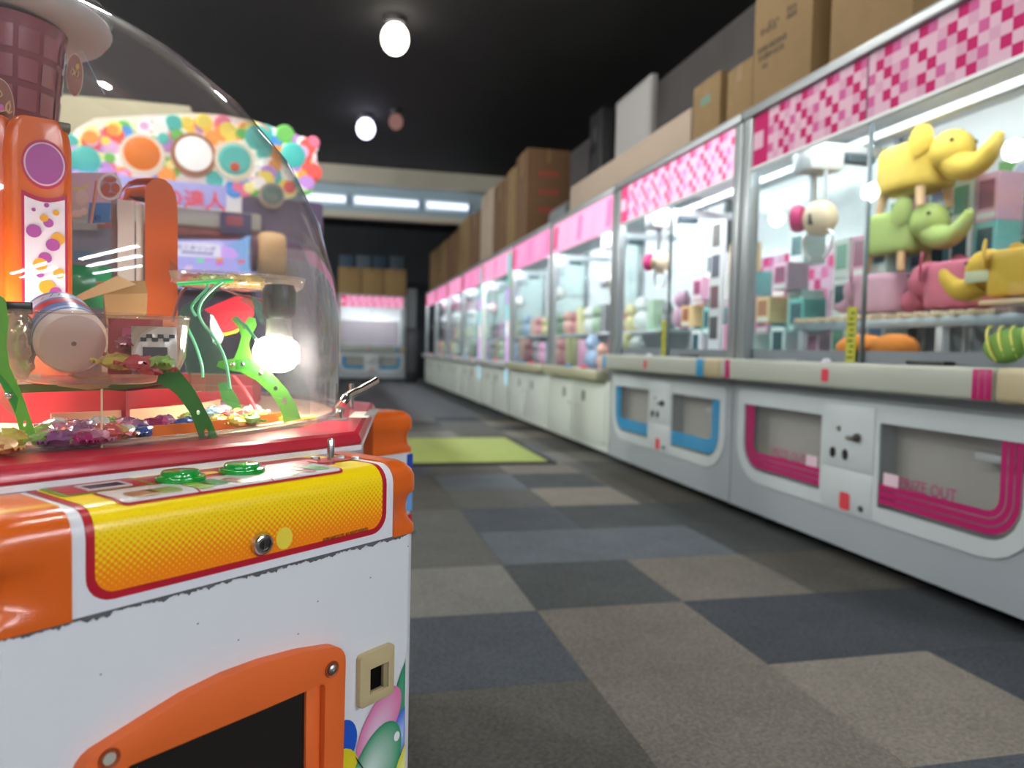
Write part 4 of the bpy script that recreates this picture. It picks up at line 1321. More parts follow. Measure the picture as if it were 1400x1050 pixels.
for x, z in ((-.062, .563), (-.148, .545), (-.02, .535), (.075, .548), (.15, .556), (.21, .58), (.05, .52)):
    MB().plate(oval(x, z, .0011, .0007, 7, 20), [], .0003, C((120, 122, 126), .6), lambda u, v, w: (u, YFR + .0008 - w, v)).build('paint_speck', cm)
# stripes on the station round the corner
for z0, z1, c in ((.56, .592, (30, 70, 170)), (.535, .548, (226, 206, 120)), (.47, .525, (110, 160, 220)), (.445, .462, (196, 30, 54))):
    MB().span((.705, SX0 - .0008, z0), (.722, SX0 + .002, z1), C(c, .4)).build('side_decal', cm)

# red rim of the turntable, eight-sided
octo = lambda a, c_: [(c_, -a), (a, -c_), (a, c_), (c_, a), (-c_, a), (-a, c_), (-a, -c_), (-c_, -a)]
b = MB()
rings = []
for off, z in ((-.004, .6900), (.002, .6910), (.004, .694), (.003, .699), (.0, .7045), (-.006, .7075), (-.045, .7085), (-.085, .708)):
    rings.append([(x, y, z) for x, y in octo(.605 + off, .236 + off * .3)])
b.loft(rings, red_pl, True, False)
rim = b.build('red_rim', cm, angle=25)
MB().loft([[(x, y, z) for x, y in octo(.609, .238)] for z in (.684, .6905)], white_film).build('rim_trim', cm)
deck_m = mat('tray_cream', (226, 176, 150), .4, noise=.08, scale=6)
MB().lathe([(0, .7075), (.535, .7075), (.535, .7095), (0, .7095)], deck_m, 72).build('turntable', cm)

# dome
DP = [(.545, .7085), (.546, .76), (.545, .86), (.538, .93), (.513, 1.02), (.467, 1.11), (.398, 1.19), (.322, 1.25), (.242, 1.296), (.164, 1.328), (.088, 1.347), (0, 1.353)]
dome = MB().lathe([(a, z) for a, z in DP], dome_acryl, 96).build('dome', cm, angle=180)
MB().lathe([(.540, .7085), (.556, .7085), (.556, .7135), (.549, .716), (.540, .7135)], clear_acryl, 96, close=True).build('dome_foot', dome, angle=60)
q = cl(452, 470, 1.27)
a_ = math.atan2(q.y, q.x) + .05
MB().grid([[(.5475 * cos(w), .5475 * sin(w), z) for w in (a_ - .018, a_ + .004)] for z in (.79, .84, .89)], C((224, 214, 196), .6)).build('dome_tape', dome, recalc=False)

# handle on the corner of the rim, plates beside it
h0, h1 = cz(463, 573, .7085), cz(480, 559, .7085)
dv = (h1 - h0).normalized()
hb, he = cl(470, 546, 1.02), cl(514, 521, 1.10)
pts = [h0, h0 + V((0, 0, .014)), h0 * .5 + V((h0.x, h0.y, hb.z)) * .5, hb + V((0, 0, -.003)), hb * .85 + he * .15 + V((0, 0, .002)), hb * .5 + he * .5, he]
hn = MB().tube(smoothpath(pts, 4), .0058, chrome, 14).build('corner_handle', cm, angle=60)
MB().tube([h1, V((h1.x, h1.y, (hb * .75 + he * .25).z))], .0045, chrome, 12).build('handle_post', hn)
ppd = V((dv.y, -dv.x, 0))
MB().plate([(-.022, -.014), (.018, -.014), (.018, .014), (-.022, .014)], [], .0012, steel, lambda u, v, w: h0 + dv * u + ppd * v + V((0, 0, w))).build('handle_base', hn)
l0 = cz(493, 567, .7085)
MB().plate([(-.05, -.014), (.05, -.014), (.05, .016), (-.05, .016)], [], .0010, C((222, 218, 206), .4), lambda u, v, w: l0 + dv * u + ppd * v + V((0, 0, w))).build('rim_label', rim)
l1 = cz(508, 565, .7085)
MB().plate([(-.06, -.008), (.06, -.008), (.06, .009), (-.06, .009)], [], .0016, steel, lambda u, v, w: l1 + dv * u + ppd * v + V((0, 0, w))).build('rim_plate', rim)

# ------------------------------------------------------------------ inside the dome
def flatpoly(name, pts, d, th, m, parent, holes=(), bev=0):
    """upright sheet at distance d, outline in the photograph's pixels, real thickness"""
    c0 = cl(sum(p[0] for p in pts) / len(pts), sum(p[1] for p in pts) / len(pts), d)
    eye = CI @ EYEP
    nrm = V((c0.x - eye.x, c0.y - eye.y, 0)).normalized()
    ex = V((nrm.y, -nrm.x, 0))
    def to2(p):
        r = CI.to_3x3() @ ray(*p)
        q = eye + r * ((c0 - eye).dot(nrm) / r.dot(nrm))
        return ((q - c0).dot(ex), q.z - c0.z)
    return MB().plate([to2(p) for p in pts], [[to2(p) for p in h] for h in holes], th, m, lambda u, v, w: c0 + ex * u + V((0, 0, v)) + nrm * w, bev).build(name, parent, angle=40)

def px_oval(cx, cy_, a, b_, n=12, rot=0): return oval(cx, cy_, a, b_, n, rot)

# central red partition and red steps behind, coloured as lit
r0, r1 = cl(172, 560, .98), cl(-60, 560, .98)
ex = (r1 - r0).normalized(); ex.z = 0
nb = V((-ex.y, ex.x, 0))
if nb.dot(r0 - (CI @ EYEP)) < 0: nb = -nb
MB().loft([[r0 + V((0, 0, z - r0.z)), r0 + ex * .30 + V((0, 0, z - r0.z)), r0 + ex * .30 + nb * .2 + V((0, 0, z - r0.z)), r0 + nb * .2 + V((0, 0, z - r0.z))] for z in (.7095, .772)], mat('partition_red', (146, 24, 34), .35, coat=.2)).build('red_partition', cm)
pink = mat('lit_red_step', (222, 96, 104), .4)  # red steps; the light on them is put into the pink
for d, zt, dd in ((1.36, .742, .03), (1.42, .760, .05)):
    a, b_ = cl(165, 545, d), cl(345, 545, d)
    u = (b_ - a).normalized(); u.z = 0
    nn = V((-u.y, u.x, 0))
    if nn.dot(a - (CI @ EYEP)) < 0: nn = -nn
    ln = (b_ - a).length
    MB().loft([[a + V((0, 0, z - a.z)), a + u * ln + V((0, 0, z - a.z)), a + u * ln + nn * dd + V((0, 0, z - a.z)), a + nn * dd + V((0, 0, z - a.z))] for z in (.7095, zt)], pink).build('lit_red_step', cm)
# ring tray walls
eye_l = CI @ EYEP
am = math.atan2(eye_l.y, eye_l.x)
def ring_wall(rad, a0, a1, z0, z1, m, nm, t=.003):
    b = MB()
    n = 28
    b.loft([[(rad * cos(w), rad * sin(w), z0), ((rad + t) * cos(w), (rad + t) * sin(w), z0), ((rad + t) * cos(w), (rad + t) * sin(w), z1), (rad * cos(w), rad * sin(w), z1)] for w in [a0 + (a1 - a0) * i / n for i in range(n + 1)]], m)
    return b.build(nm, cm, angle=50)
w0 = math.atan2(cz(185, 592, .715).y, cz(185, 592, .715).x)
w1 = math.atan2(cz(330, 582, .715).y, cz(330, 582, .715).x)
ring_wall(.495, w0, w1 + .25, .7095, .722, mat('tray_orange', (232, 120, 40), .4), 'tray_wall')
ring_wall(.36, w0 - .1, w1 + .5, .7095, .730, mat('tray_peach', (240, 178, 140), .45), 'tray_wall')
MB().plate(rrect(-.011, -.008, .011, .008, .002), [], .002, C((206, 200, 186), .4), lambda u, v, w: cl(235, 603, .90) + V((u * .77, -u * .64, v * .9 + .002))).build('tray_number', cm)

# tower with the purple oval
tw_c = cl(51, 300, 1.03)
ez_t, ez_b = cl(40, 172, 1.03).z, .772
vdir = V((tw_c.x - eye_l.x, tw_c.y - eye_l.y, 0)).normalized()
sx = V((vdir.y, -vdir.x, 0))
tr_ = .06                                  # the tower's face is turned a little
fx, fy = sx * cos(tr_) + vdir * sin(tr_), vdir * cos(tr_) - sx * sin(tr_)
HWD = .039
def tower_pt(u, v, z): return V((tw_c.x, tw_c.y, 0)) + fx * u + fy * v + V((0, 0, z))
rings = []
for k in range(9):
    rings.append((ez_b + (ez_t - .045 - ez_b) * k / 8, 1.0))
for k in range(1, 7):
    w = radians(15 * k)
    rings.append((ez_t - .045 + .045 * sin(w), .62 + .38 * cos(w) if k < 6 else .60))
tower = MB().loft([[tower_pt(x * k, y, z) for x, y in rrect(-HWD, -.042, HWD, .042, .016, 6)] for z, k in rings], orange_pl).build('orange_tower', cm, angle=50)
sh = []
for k in range(8): sh.append((.772 + (ez_t - .05 - .772) * k / 7, 1.0))
for k in range(1, 7): sh.append((ez_t - .05 + .05 * sin(radians(15 * k)), .62 + .38 * cos(radians(15 * k)) if k < 6 else .6))
MB().loft([[tower_pt(-.062 + x * k, .018 + y, z) for x, y in rrect(-.045, -.042, .045, .042, .02, 6)] for z, k in sh], orange_pl).build('tower_shoulder', tower, angle=50)
uo = .006
def on_face(nm, pts, m, off, parent): return MB().plate(pts, [], .0008, m, lambda u, v, w: tower_pt(u, -.042 - off - w, v), 0).build(nm, parent)
purple, crimson = mat('purple_film', (166, 74, 150), .35), mat('crimson_film', (184, 30, 74), .35)
zf = lambda py: cl(58, py, .985).z
ra = (zf(195) - zf(250)) / 2
on_face('oval_border', oval(uo, zf(222), .0262, ra + .006, 32), crimson, .0002, tower)
on_face('oval_line', oval(uo, zf(222), .0235, ra + .002, 32), C((228, 200, 214), .4), .0012, tower)
on_face('oval_patch', oval(uo, zf(222), .0215, ra, 32), purple, .0022, tower)
zb_, zt_ = zf(425), zf(268)
on_face('strip_border', [(uo - .0262, zb_)] + [(uo + .0262, zb_), (uo + .0262, zt_ + .008)] + [(uo + .0262 - .0524 * i / 8, zt_ + .008 - .008 * sin(pi * i / 8)) for i in range(1, 8)] + [(uo - .0262, zt_ + .008)], crimson, .0002, tower)
on_face('dotted_strip', [(uo - .023, zb_ + .004), (uo + .023, zb_ + .004), (uo + .023, zt_)] + [(uo + .023 - .046 * i / 8, zt_ - .006 * sin(pi * i / 8)) for i in range(1, 8)] + [(uo - .023, zt_)], C((232, 218, 226), .4), .0012, tower)
dots = [(60, 278, 3.3, 'p'), (45, 286, 2.6, 'p'), (71, 287, 4.2, 'y'), (57, 296, 5.5, 'y'), (62, 302, 6.5, 'p'), (45, 315, 9.5, 'p'), (73, 323, 9, 'y'), (67, 332, 9, 'p'), (58, 351, 8.5, 'p'), (52, 360, 9, 'y'), (74, 371, 7.5, 'y'), (52, 374, 5, 'p'), (60, 391, 10.5, 'y'), (70, 398, 8, 'p')]
for i, (px, py, r, c) in enumerate(dots):
    u = uo + (px - 58) * .00098
    rr_ = r * .00092
    on_face('strip_dot', [(max(uo - .0225, min(uo + .0225, x)), y) for x, y in oval(u, zf(py), rr_, rr_, 18)], purple if c == 'p' else mat('amber_dot', (224, 158, 40), .4), .0022 + .0002 * (i % 2), tower)
MB().box(tower_pt(.022, -.030, ez_t - .006), (.03, .02, .012), C((90, 84, 66), .3), .002, mx=Matrix.Rotation(math.atan2(fx.y, fx.x), 4, 'Z')).build('tower_clip', tower)
# chocolate cup on the tower, discs and the cap above
cp = cl(2, 150, 1.10)
ks = 1.10 / F
zc0, zc1 = cl(0, 172, 1.10).z, cl(0, 40, 1.10).z
cupm = mat('cup_brown', (140, 80, 88), .22, coat=.5, noise=.15, scale=18)
cup = MB().lathe([(0, zc0), (.066, zc0), (.070, zc0 + .004), (.083, zc1 - .012), (.0855, zc1), (.081, zc1), (.079, zc1 - .012), (.06, zc0 + .01), (0, zc0 + .01)], cupm, 40, Matrix.Translation((cp.x, cp.y, 0))).build('chocolate_cup', cm, angle=50)
def cup_pt(w, z, o=0):
    r = .070 + (.083 - .070) * (z - zc0) / (zc1 - zc0) + o
    return (cp.x + r * cos(w), cp.y + r * sin(w), z)
wc = math.atan2(eye_l.y - cp.y, eye_l.x - cp.x)
cupsq = mat('cup_square', (150, 86, 94), .18, coat=1)
for i in range(-3, 4):
    for k in range(3):
        a0, a1 = wc + i * .42 - .17, wc + i * .42 + .17
        z0 = zc0 + .012 + k * (zc1 - zc0 - .02) / 3
        z1 = z0 + (zc1 - zc0 - .02) / 3 - .010
        b = MB()
        b.grid([[cup_pt(a0 + (a1 - a0) * t / 4, z0 + (z1 - z0) * s_, .0022) for t in range(5)] for s_ in (0, 1)], cupsq)
        b.build('chocolate_square', cup, recalc=False)
med = mat('medallion_brown', (142, 84, 66), .4, noise=.12, scale=30)
mrim, mline = C((206, 176, 158), .45), C((198, 160, 120), .45)
def medallion(px, py, a, b_, d, nm):
    m_ = flatpoly(nm, px_oval(px, py, a, b_, 28), d, .004, mrim, cm)
    flatpoly('medallion_face', px_oval(px, py, a - 1.2, b_ - 1.2, 28), d - .0015, .002, med, m_)
    return m_
ml = medallion(-4, 150, 24, 44, .985, 'chocolate_medallion')
for pts in ([(-6, 120), (0, 124), (3, 130), (-2, 133), (-8, 130)], [(14, 138), (9, 143), (8, 150), (12, 153), (14, 145), (12, 139), (9, 147), (12, 155), (17, 152)], [(-5, 153), (2, 152), (9, 151)]):
    MB().tube(smoothpath([cl(a, b_, .981) for a, b_ in pts], 3), .0009, mline, 6).build('icing_line', ml)
flatpoly('pink_spot', px_oval(0, 148, 6, 6, 14), .982, .001, C((206, 110, 176), .4), ml)
mr = medallion(102, 102, 12, 29, 1.12, 'chocolate_medallion')
for pts in ([(98, 92), (101, 97), (99, 103), (97, 98), (100, 94)], [(104, 95), (107, 99), (105, 106), (102, 102), (104, 97)]):
    MB().tube(smoothpath([cl(a, b_, 1.116) for a, b_ in pts], 3), .0009, mline, 6).build('icing_line', mr)
flatpoly('yellow_spot', px_oval(106, 91, 2.4, 4, 10), 1.117, .001, C((206, 160, 60), .4), mr)
MB().tube([cl(102, 73, 1.12), cl(112, 70, 1.13), cl(143, 129, 1.16)], .0006, C((150, 170, 200), .5), 5).build('hanging_thread', cm)
cp2 = cl(22, 36, 1.12)
cap_m = mat('frosted_cap', (214, 212, 210), .4, noise=.08, scale=9)
T = Matrix.Translation(cp2) @ Matrix.Rotation(math.atan2(vdir.y, vdir.x), 4, 'Z') @ Matrix.Rotation(radians(4), 4, 'Y')
capo = MB().lathe([(0, -.014), (.09, -.014), (.120, -.004), (.128, .008), (.126, .014), (.08, .024), (0, .03)], cap_m, 40, T).build('frosted_cap', cm, angle=60)
MB().lathe([(.10, .030), (.126, .024), (.129, .030), (.11, .044), (.05, .054), (.05, .046)], clear_acryl, 40, T, close=True).build('clear_lid', capo, angle=60)
MB().lathe([(0, -.0145), (.05, -.0145), (.05, -.0165), (0, -.0165)], C((206, 186, 182), .5), 32, T).build('cap_boss', capo)
MB().lathe([(0, 1.349), (.06, 1.349), (.06, 1.375), (.03, 1.385), (0, 1.385)], C((150, 110, 50), .4), 24).build('dome_finial', dome)

# second tower, seen from behind: an arch of orange strip around a white panel
d2 = 1.27
out2 = [(198, 540), (198, 262), (200, 253), (206, 247), (216, 243), (226, 246), (235, 254), (241, 268), (243, 285), (243, 540)]
t2 = flatpoly('orange_arch', out2, d2, .055, orange_pl, cm, bev=.004)
strip_pts = [(168, 258), (176, 247), (186, 243), (214, 243)]
eye2 = CI @ EYEP
b = MB()
A = [cl(px, py, d2 + .03) for px, py in ((164, 268), (168, 257), (176, 248), (187, 244), (200, 243), (216, 243))]
rows = []
for off in (0, .075):
    rows.append([p + V((0, 0, 0)) + vdir * off for p in A])
b.loft([[p, p + vdir * .05, p + vdir * .05 - V((0, 0, .004)), p - V((0, 0, .004))] for p in A], orange_pl)
b.build('arch_top', t2, angle=40)
flatpoly('arch_beam', [(168, 272), (198, 266), (198, 254), (172, 258)], d2 + .02, .03, orange_pl, t2)
flatpoly('white_panel', [(160, 540), (161, 272), (184, 275), (184, 540)], d2 - .01, .004, C((224, 210, 200), .5), cm)
flatpoly('white_panel', [(186, 540), (186, 276), (196, 280), (196, 540)], d2 + .0, .004, C((228, 220, 206), .5), cm)
flatpoly('panel_edge', [(152, 540), (152, 274), (160, 271), (160, 540)], d2 - .004, .004, C((150, 138, 142), .5), cm)
flatpoly('dark_bracket', [(184, 273), (198, 276), (198, 270), (176, 268)], d2 + .01, .01, C((70, 24, 14), .5), t2)

# notice cards pinned behind the tower
nc = [('picture_card', [(97, 302), (98, 252), (112, 255), (120, 249), (121, 300)], (196, 170, 166)), ('blue_card', [(120, 305), (122, 277), (152, 277), (151, 303)], (74, 130, 190)),
      ('price_tag', [(99, 306), (100, 286), (144, 288), (143, 306)], (176, 184, 180)), ('price_tag', [(99, 314), (99, 304), (133, 306), (133, 315)], (160, 168, 170))]
for i, (n_, pts, c) in enumerate(nc): flatpoly(n_, pts, 1.40 - i * .006, .002, C(c, .5), cm)
flatpoly('yellow_trim', [(98, 256), (112, 256), (121, 249), (119, 255), (113, 259), (98, 259)], 1.37, .001, C((206, 186, 110), .5), cm)
for px in (102, 108, 115): flatpoly('card_figure', px_oval(px, 292 - (px % 3) * 3, 5, 5, 12), 1.365, .001, C((224, 196, 190), .5), cm)
flatpoly('card_bear', px_oval(112, 270, 9, 11, 14), 1.365, .001, C((206, 180, 172), .5), cm)
tgp = cl(133, 299, 1.37)
text('price_lettering', '初', .012, ink, frame3(tgp, sx, V((0, 0, 1))), cm)
flatpoly('blue_strip', [(100, 356), (101, 342), (122, 343), (132, 350), (122, 356)], 1.38, .002, C((96, 140, 170), .5), cm)
flatpoly('grey_backing', [(97, 545), (97, 312), (152, 312), (152, 545)], 1.42, .004, C((130, 140, 156), .5), cm)
flatpoly('pink_backing', [(92, 300), (92, 236), (160, 236), (160, 300)], 1.43, .004, C((206, 168, 186), .5), cm)
sf = cl(142, 449, 1.16)
MB().box((sf.x, sf.y, sf.z - .003), (.16, .14, .005), C((200, 186, 166), .5), .001, mx=Matrix.Rotation(math.atan2(sx.y, sx.x), 4, 'Z')).build('goods_shelf', cm)
MB().tube([(sf.x, sf.y, .709), (sf.x, sf.y, sf.z - .004)], .008, C((190, 180, 170), .5), 10).build('shelf_post', cm)
# clear charm with brown swirls on a stick
ch = flatpoly('clear_charm', px_oval(150, 255, 17, 19, 28), 1.18, .006, clear_acryl, cm)
flatpoly('charm_ring', px_oval(150, 255, 17, 19, 28), 1.178, .002, C((222, 206, 198), .4), ch, [px_oval(150, 255, 13.5, 15.5, 28)])
for a, b_, r1, r2, q in ((144, 258, 6, 8, 20), (158, 257, 6, 7, -20), (150, 246, 9, 3, 0), (150, 266, 9, 2.5, 0)): flatpoly('charm_swirl', px_oval(a, b_, r1, r2, 14, q), 1.176, .002, C((176, 84, 66), .4), ch)
MB().tube([cl(133, 248, 1.172), cl(124, 305, 1.172)], [.003, .0022], C((206, 150, 130), .4), 8).build('charm_stick', ch)

# green arms
la = [(-14, 400), (0, 403), (8, 410), (12, 440), (9, 470), (13, 500), (22, 520), (34, 548), (46, 585), (60, 625), (35, 626), (27, 590), (20, 565), (6, 535), (-6, 512), (-14, 500)]
def arm(nm, pts, d, m, holes, parent=cm, th=.005):
    return flatpoly(nm, pts, d, th, m, parent, holes, .0012)
leg1 = arm('green_leg', la, .80, lime, [px_oval(34, 579, 2.2, 4.5, 10, 10), px_oval(44, 611, 2.6, 6, 10, 5)])
for px, py in ((2, 431), (12, 541)):
    p = cl(px, py, .797)
    MB().ball(p, .004, chrome, 12, 8).build('leg_screw', leg1)
flatpoly('green_gusset', [(-14, 505), (0, 511), (12, 525), (25, 545), (20, 570), (0, 552), (-14, 552)], .793, .003, green_acryl, leg1)
lb = [(218, 508), (228, 502), (241, 502), (254, 517), (266, 533), (277, 553), (290, 578), (299, 601), (297, 606), (275, 607), (269, 589), (260, 565), (243, 541), (228, 529), (214, 522)]
leg2 = arm('green_leg', lb, .875, leaf_green, [px_oval(282, 592, 2.6, 6, 10, -5), px_oval(271, 564, 2.4, 3.2, 10)])
lc = [(316, 436), (323, 432), (334, 442), (341, 433), (349, 435), (351, 445), (344, 458), (340, 471), (344, 487), (359, 500), (378, 517), (393, 533), (404, 552), (412, 573), (388, 578), (382, 556), (369, 537), (350, 520), (329, 509), (307, 505), (296, 501), (299, 494), (320, 490), (326, 475), (330, 460), (325, 446)]
leg3 = arm('green_leg', lc, 1.04, lime, [px_oval(377, 531, 3, 3.2, 12), px_oval(388.5, 548.5, 3.2, 4.5, 12)])
flatpoly('green_gusset', [(322, 492), (345, 489), (372, 508), (380, 528), (360, 520), (340, 505), (322, 505)], 1.03, .003, green_acryl, leg3)
for px, py in ((318, 498), (331, 498), (356, 511), (336, 447)): MB().ball(cl(px, py, 1.028), .0035, chrome, 10, 6).build('leg_screw', leg3)
leg4 = arm('green_leg', [(298, 524), (308, 522), (317, 531), (326, 545), (336, 572), (309, 575), (304, 550)], 1.24, leaf_green, [])
leg4b = arm('green_crossbar', [(18, 526), (60, 524), (230, 522), (232, 531), (60, 536), (18, 538)], .93, mat('olive_plastic', (84, 112, 58), .45), [])
flatpoly('cream_bracket', [(92, 512), (130, 516), (150, 512), (157, 522), (146, 530), (128, 529)], .905, .004, C((206, 190, 150), .5), cm)
flatpoly('cream_tray_arm', [(60, 518), (110, 522), (150, 530), (120, 533), (80, 528)], .91, .003, C((200, 184, 150), .5), cm)
flatpoly('pale_post', [(20, 531), (20, 510), (56, 511), (56, 531)], .94, .006, C((206, 190, 172), .5), cm)
MB().tube([cl(139, 532, .80), cl(139, 613, .785)], .0011, C((226, 200, 160), .5), 6).build('stay_thread', cm)
wire = C((92, 26, 30), .4)
MB().tube(smoothpath([cl(130, 528, .95), cl(170, 533, .96), (cl(215, 527, .97)), cl(245, 518, 1.0)], 5), .0018, wire, 8).build('red_wire', cm)
MB().tube(smoothpath([cl(320, 515, 1.12), cl(336, 535, 1.1), cl(350, 560, 1.08), cl(361, 584, 1.06)], 5), .0026, C((190, 60, 66), .4), 8).build('red_wire', cm)
MB().tube(smoothpath([cl(236, 440, 1.14), cl(248, 400, 1.13), cl(270, 388, 1.12), cl(300, 393, 1.11), (cl(330, 404, 1.1)), cl(358, 411, 1.08)], 5), .0022, C((80, 30, 34), .3), 8).build('red_wire', cm)
# clear green claw plates
ga = arm('green_claw', [(244, 431), (250, 418), (262, 412), (290, 394), (302, 384), (306, 388), (292, 404), (278, 420), (274, 430), (282, 448), (300, 470), (312, 500), (316, 534), (262, 536), (256, 512), (250, 480)], 1.02, green_acryl, [])
for pts in ([(304, 385), (290, 396), (276, 412), (272, 428), (279, 444), (296, 466), (308, 492), (315, 532)], [(246, 432), (256, 448), (268, 474), (276, 500), (277, 516)], [(268, 432), (262, 420), (272, 406), (282, 396), (284, 388)]):
    MB().tube(smoothpath([cl(a, b_, 1.015) for a, b_ in pts], 4), .0020, green_edge, 8).build('claw_edge', ga)
MB().tube([cl(243, 388, 1.05), cl(318, 383, 1.05)], .0030, mat('bright_green', (40, 180, 90), .25), 8).build('claw_bar', ga)
flatpoly('claw_fin', [(325, 408), (352, 406), (361, 425), (360, 446), (350, 432), (343, 420)], 1.08, .003, green_acryl, leg3)
MB().tube([cl(322, 434, 1.025), cl(338, 448, 1.025), cl(350, 464, 1.025)], .0022, mat('mint_rod', (110, 200, 150), .3), 8).build('claw_rod', leg3)

# hanging bulb
bx = cl(382, 417, 1.06)
sock = MB().lathe([(0, .028), (.020, .028), (.023, .02), (.023, -.012), (.018, -.020), (0, -.020)], C((20, 18, 18), .35), 24, Matrix.Translation(bx)).build('bulb_socket', cm)
bb_ = cl(378, 484, 1.06)
nk = MB().lathe([(.0175, 0), (.0185, -.024), (.022, -.034)], C((118, 112, 108), .5), 24, Matrix.Translation(bx + V((0, 0, -.019)))).build('bulb_neck', sock)
MB().lathe([(0, .024), (.018, .0235), (.028, .017), (.0325, .004), (.031, -.009), (.023, -.020), (.011, -.0255), (0, -.026)], glow('bulb_glow', (255, 246, 235), 66), 24, Matrix.Translation(bb_)).build('light_bulb', sock)

bulb_m = bpy.data.materials['bulb_glow']
for off in (cl(-85, 455, .90) - bb_, rotk(2) @ bb_ - bb_):
    bq = copy_tree(sock, cm)
    bq.location = off

# clear trays
def tray(cx, cy_, d, ax, ay, hgt, nm, wall=.0025, tint=scoop_acryl):
    p = cl(cx, cy_, d)
    T = Matrix.Translation(p) @ Matrix.Rotation(math.atan2(sx.y, sx.x), 4, 'Z')
    pr = [(.0, 0), (.60, 0), (.86, .10 * hgt), (.96, .4 * hgt), (1.0, hgt), (.975, hgt), (.93, .42 * hgt), (.84, .16 * hgt), (.58, wall), (0, wall)]
    b = MB()
    b.lathe([(r * ax, z) for r, z in pr], tint, 40, T, 1, ay / ax)
    b.tube([T @ V((ax * .988 * cos(w), ay * .988 * sin(w), hgt)) for w in [2 * pi * i / 40 for i in range(40)]], .0022, tint, 6, True)
    return b.build(nm, cm, angle=60)
sc1 = tray(130, 524, .875, .103, .055, .080, 'clear_scoop')
sc2 = tray(328, 398, 1.13, .098, .06, .022, 'clear_scoop')
flatpoly('scoop_bracket', [(232, 355), (244, 366), (246, 384), (233, 379)], 1.12, .003, clear_acryl, sc2)
flatpoly('acrylic_sheet', [(281, 424), (385, 424), (424, 540), (424, 575), (378, 565), (281, 540)], .985, .003, clear('faint_acrylic', (246, 250, 248), .8, haze=.008), cm)

# red pouch with yellow hem
pch = flatpoly('red_pouch', [(279, 423), (300, 414), (319, 406), (330, 403), (342, 404), (348, 420), (347, 432), (335, 446), (323, 452), (306, 458), (300, 448), (292, 432)], 1.17, .014, red_pl, cm, bev=.004)
flatpoly('yellow_hem', [(300, 455), (309, 459), (324, 455), (330, 449), (326, 449), (316, 453), (308, 455)], 1.167, .016, yellow_film, pch)

# ------------------------------------------------------------------ candy and other goods under the dome
def world(p): return CW @ V(p)
bt = thing('candy_jar', 'white plastic jar with a blue and red label lying in the clear scoop', 'jar', world(cl(101, 470, .865)))
ax_d = (at(70, 425, .955) - at(101, 466, .865)).normalized()
T = V((0, 0, 1)).rotation_difference(ax_d).to_matrix().to_4x4()
MB().lathe([(0, 0), (.034, .001), (.0375, .005), (.0385, .012), (.0385, .016)], C((246, 232, 230), .4), 36, T).build('jar_base', bt, angle=40)
MB().lathe([(.0385, .015), (.0388, .016), (.0388, .09), (.0385, .092)], mat('jar_label_blue', (96, 140, 200), .3), 36, T).build('label', bt, angle=40)
lb_ = bt.children[1]
MB().lathe([(.0392, .042), (.0392, .058)], mat('jar_label_red', (206, 60, 76), .3), 36, T).build('label_band', lb_, recalc=False)
MB().lathe([(.0391, .064), (.0391, .082)], mat('jar_label_pale', (206, 214, 232), .3), 36, T).build('label_band', lb_, recalc=False)
MB().lathe([(.0391, .018), (.0391, .026)], mat('jar_label_light', (170, 196, 230), .3), 36, T).build('label_band', lb_, recalc=False)
g = random.Random(2)
b = MB()
for i in range(26):
    w = i * 2 * pi / 26
    for z0, z1, col in ((.066, .080, C((30, 40, 96), .4)),):
        a0, a1 = w, w + g.uniform(.04, .16)
        za, zb2 = z0 + g.uniform(0, .006), z1 - g.uniform(0, .006)
        b.add([T @ V((.0395 * cos(a0), .0395 * sin(a0), za)), T @ V((.0395 * cos(a0 + .03), .0395 * sin(a0 + .03), za)), T @ V((.0395 * cos(a1 + .03), .0395 * sin(a1 + .03), zb2)), T @ V((.0395 * cos(a1), .0395 * sin(a1), zb2))], [(0, 1, 2, 3)], col)
b.build('label_strokes', lb_, recalc=False)
MB().lathe([(.0385, .092), (.036, .098), (.030, .101), (.030, .110), (.012, .112), (0, .112)], C((232, 226, 224), .4), 36, T).build('jar_lid', bt, angle=40)
MB().lathe([(0, -.0004), (.0028, -.0004), (.0028, .0004), (0, .0006)], C((150, 140, 140), .5), 12, T).build('mould_mark', bt)

CANDY = [('purple', (120, 44, 108)), ('magenta', (196, 50, 120)), ('red', (206, 40, 44)), ('yellow', (240, 206, 50)), ('blue', (40, 96, 190)), ('green', (130, 190, 60)), ('silver', (196, 190, 190)), ('amber', (206, 150, 60)), ('sky blue', (120, 190, 226)), ('pink', (236, 150, 176))]
wrap_mesh = {}
def candy_mesh(nm, c):
    """twist-wrapped sweet: crinkled body and two flared ends"""
    m = mat('wrapper_' + nm.replace(' ', '_'), c, .2, coat=.5, noise=.5, scale=95, metal=.1, c2=tuple(int(v * .4 + q) for v, q in zip(c, ((100, 96, 96), (40, 30, 36), (120, 110, 100))[len(nm) % 3])))
    b = MB()
    g = random.Random(len(nm) * 7 + c[0])
    b.ball((0, 0, .0075), (.016, .0115, .0075), m, 12, 8)
    for v in b.bm.verts:
        v.co += V((g.uniform(-1, 1), g.uniform(-1, 1), g.uniform(-.5, .9) if v.co.z > .003 else 0)) * .0024
    for q in (-1, 1):
        vs, fs = [V((q * .0135, 0, .0075))], []
        for i in range(9):
            a = -1.0 + 2.0 * i / 8
            vs.append(V((q * (.0135 + .0115 * cos(a)), .0085 * sin(a), .0075 + (.0016 if i % 2 else -.002))))
        for i in range(8): fs.append((0, i + 1, i + 2))
        b.add(vs, fs, m)
    me = b.build('tmp', angle=18)
    d = me.data
    d.name = 'wrapped_candy'
    bpy.data.objects.remove(me)
    return d
for n_, c in CANDY: wrap_mesh[n_] = candy_mesh(n_, c)
placed = []
g = random.Random(17)
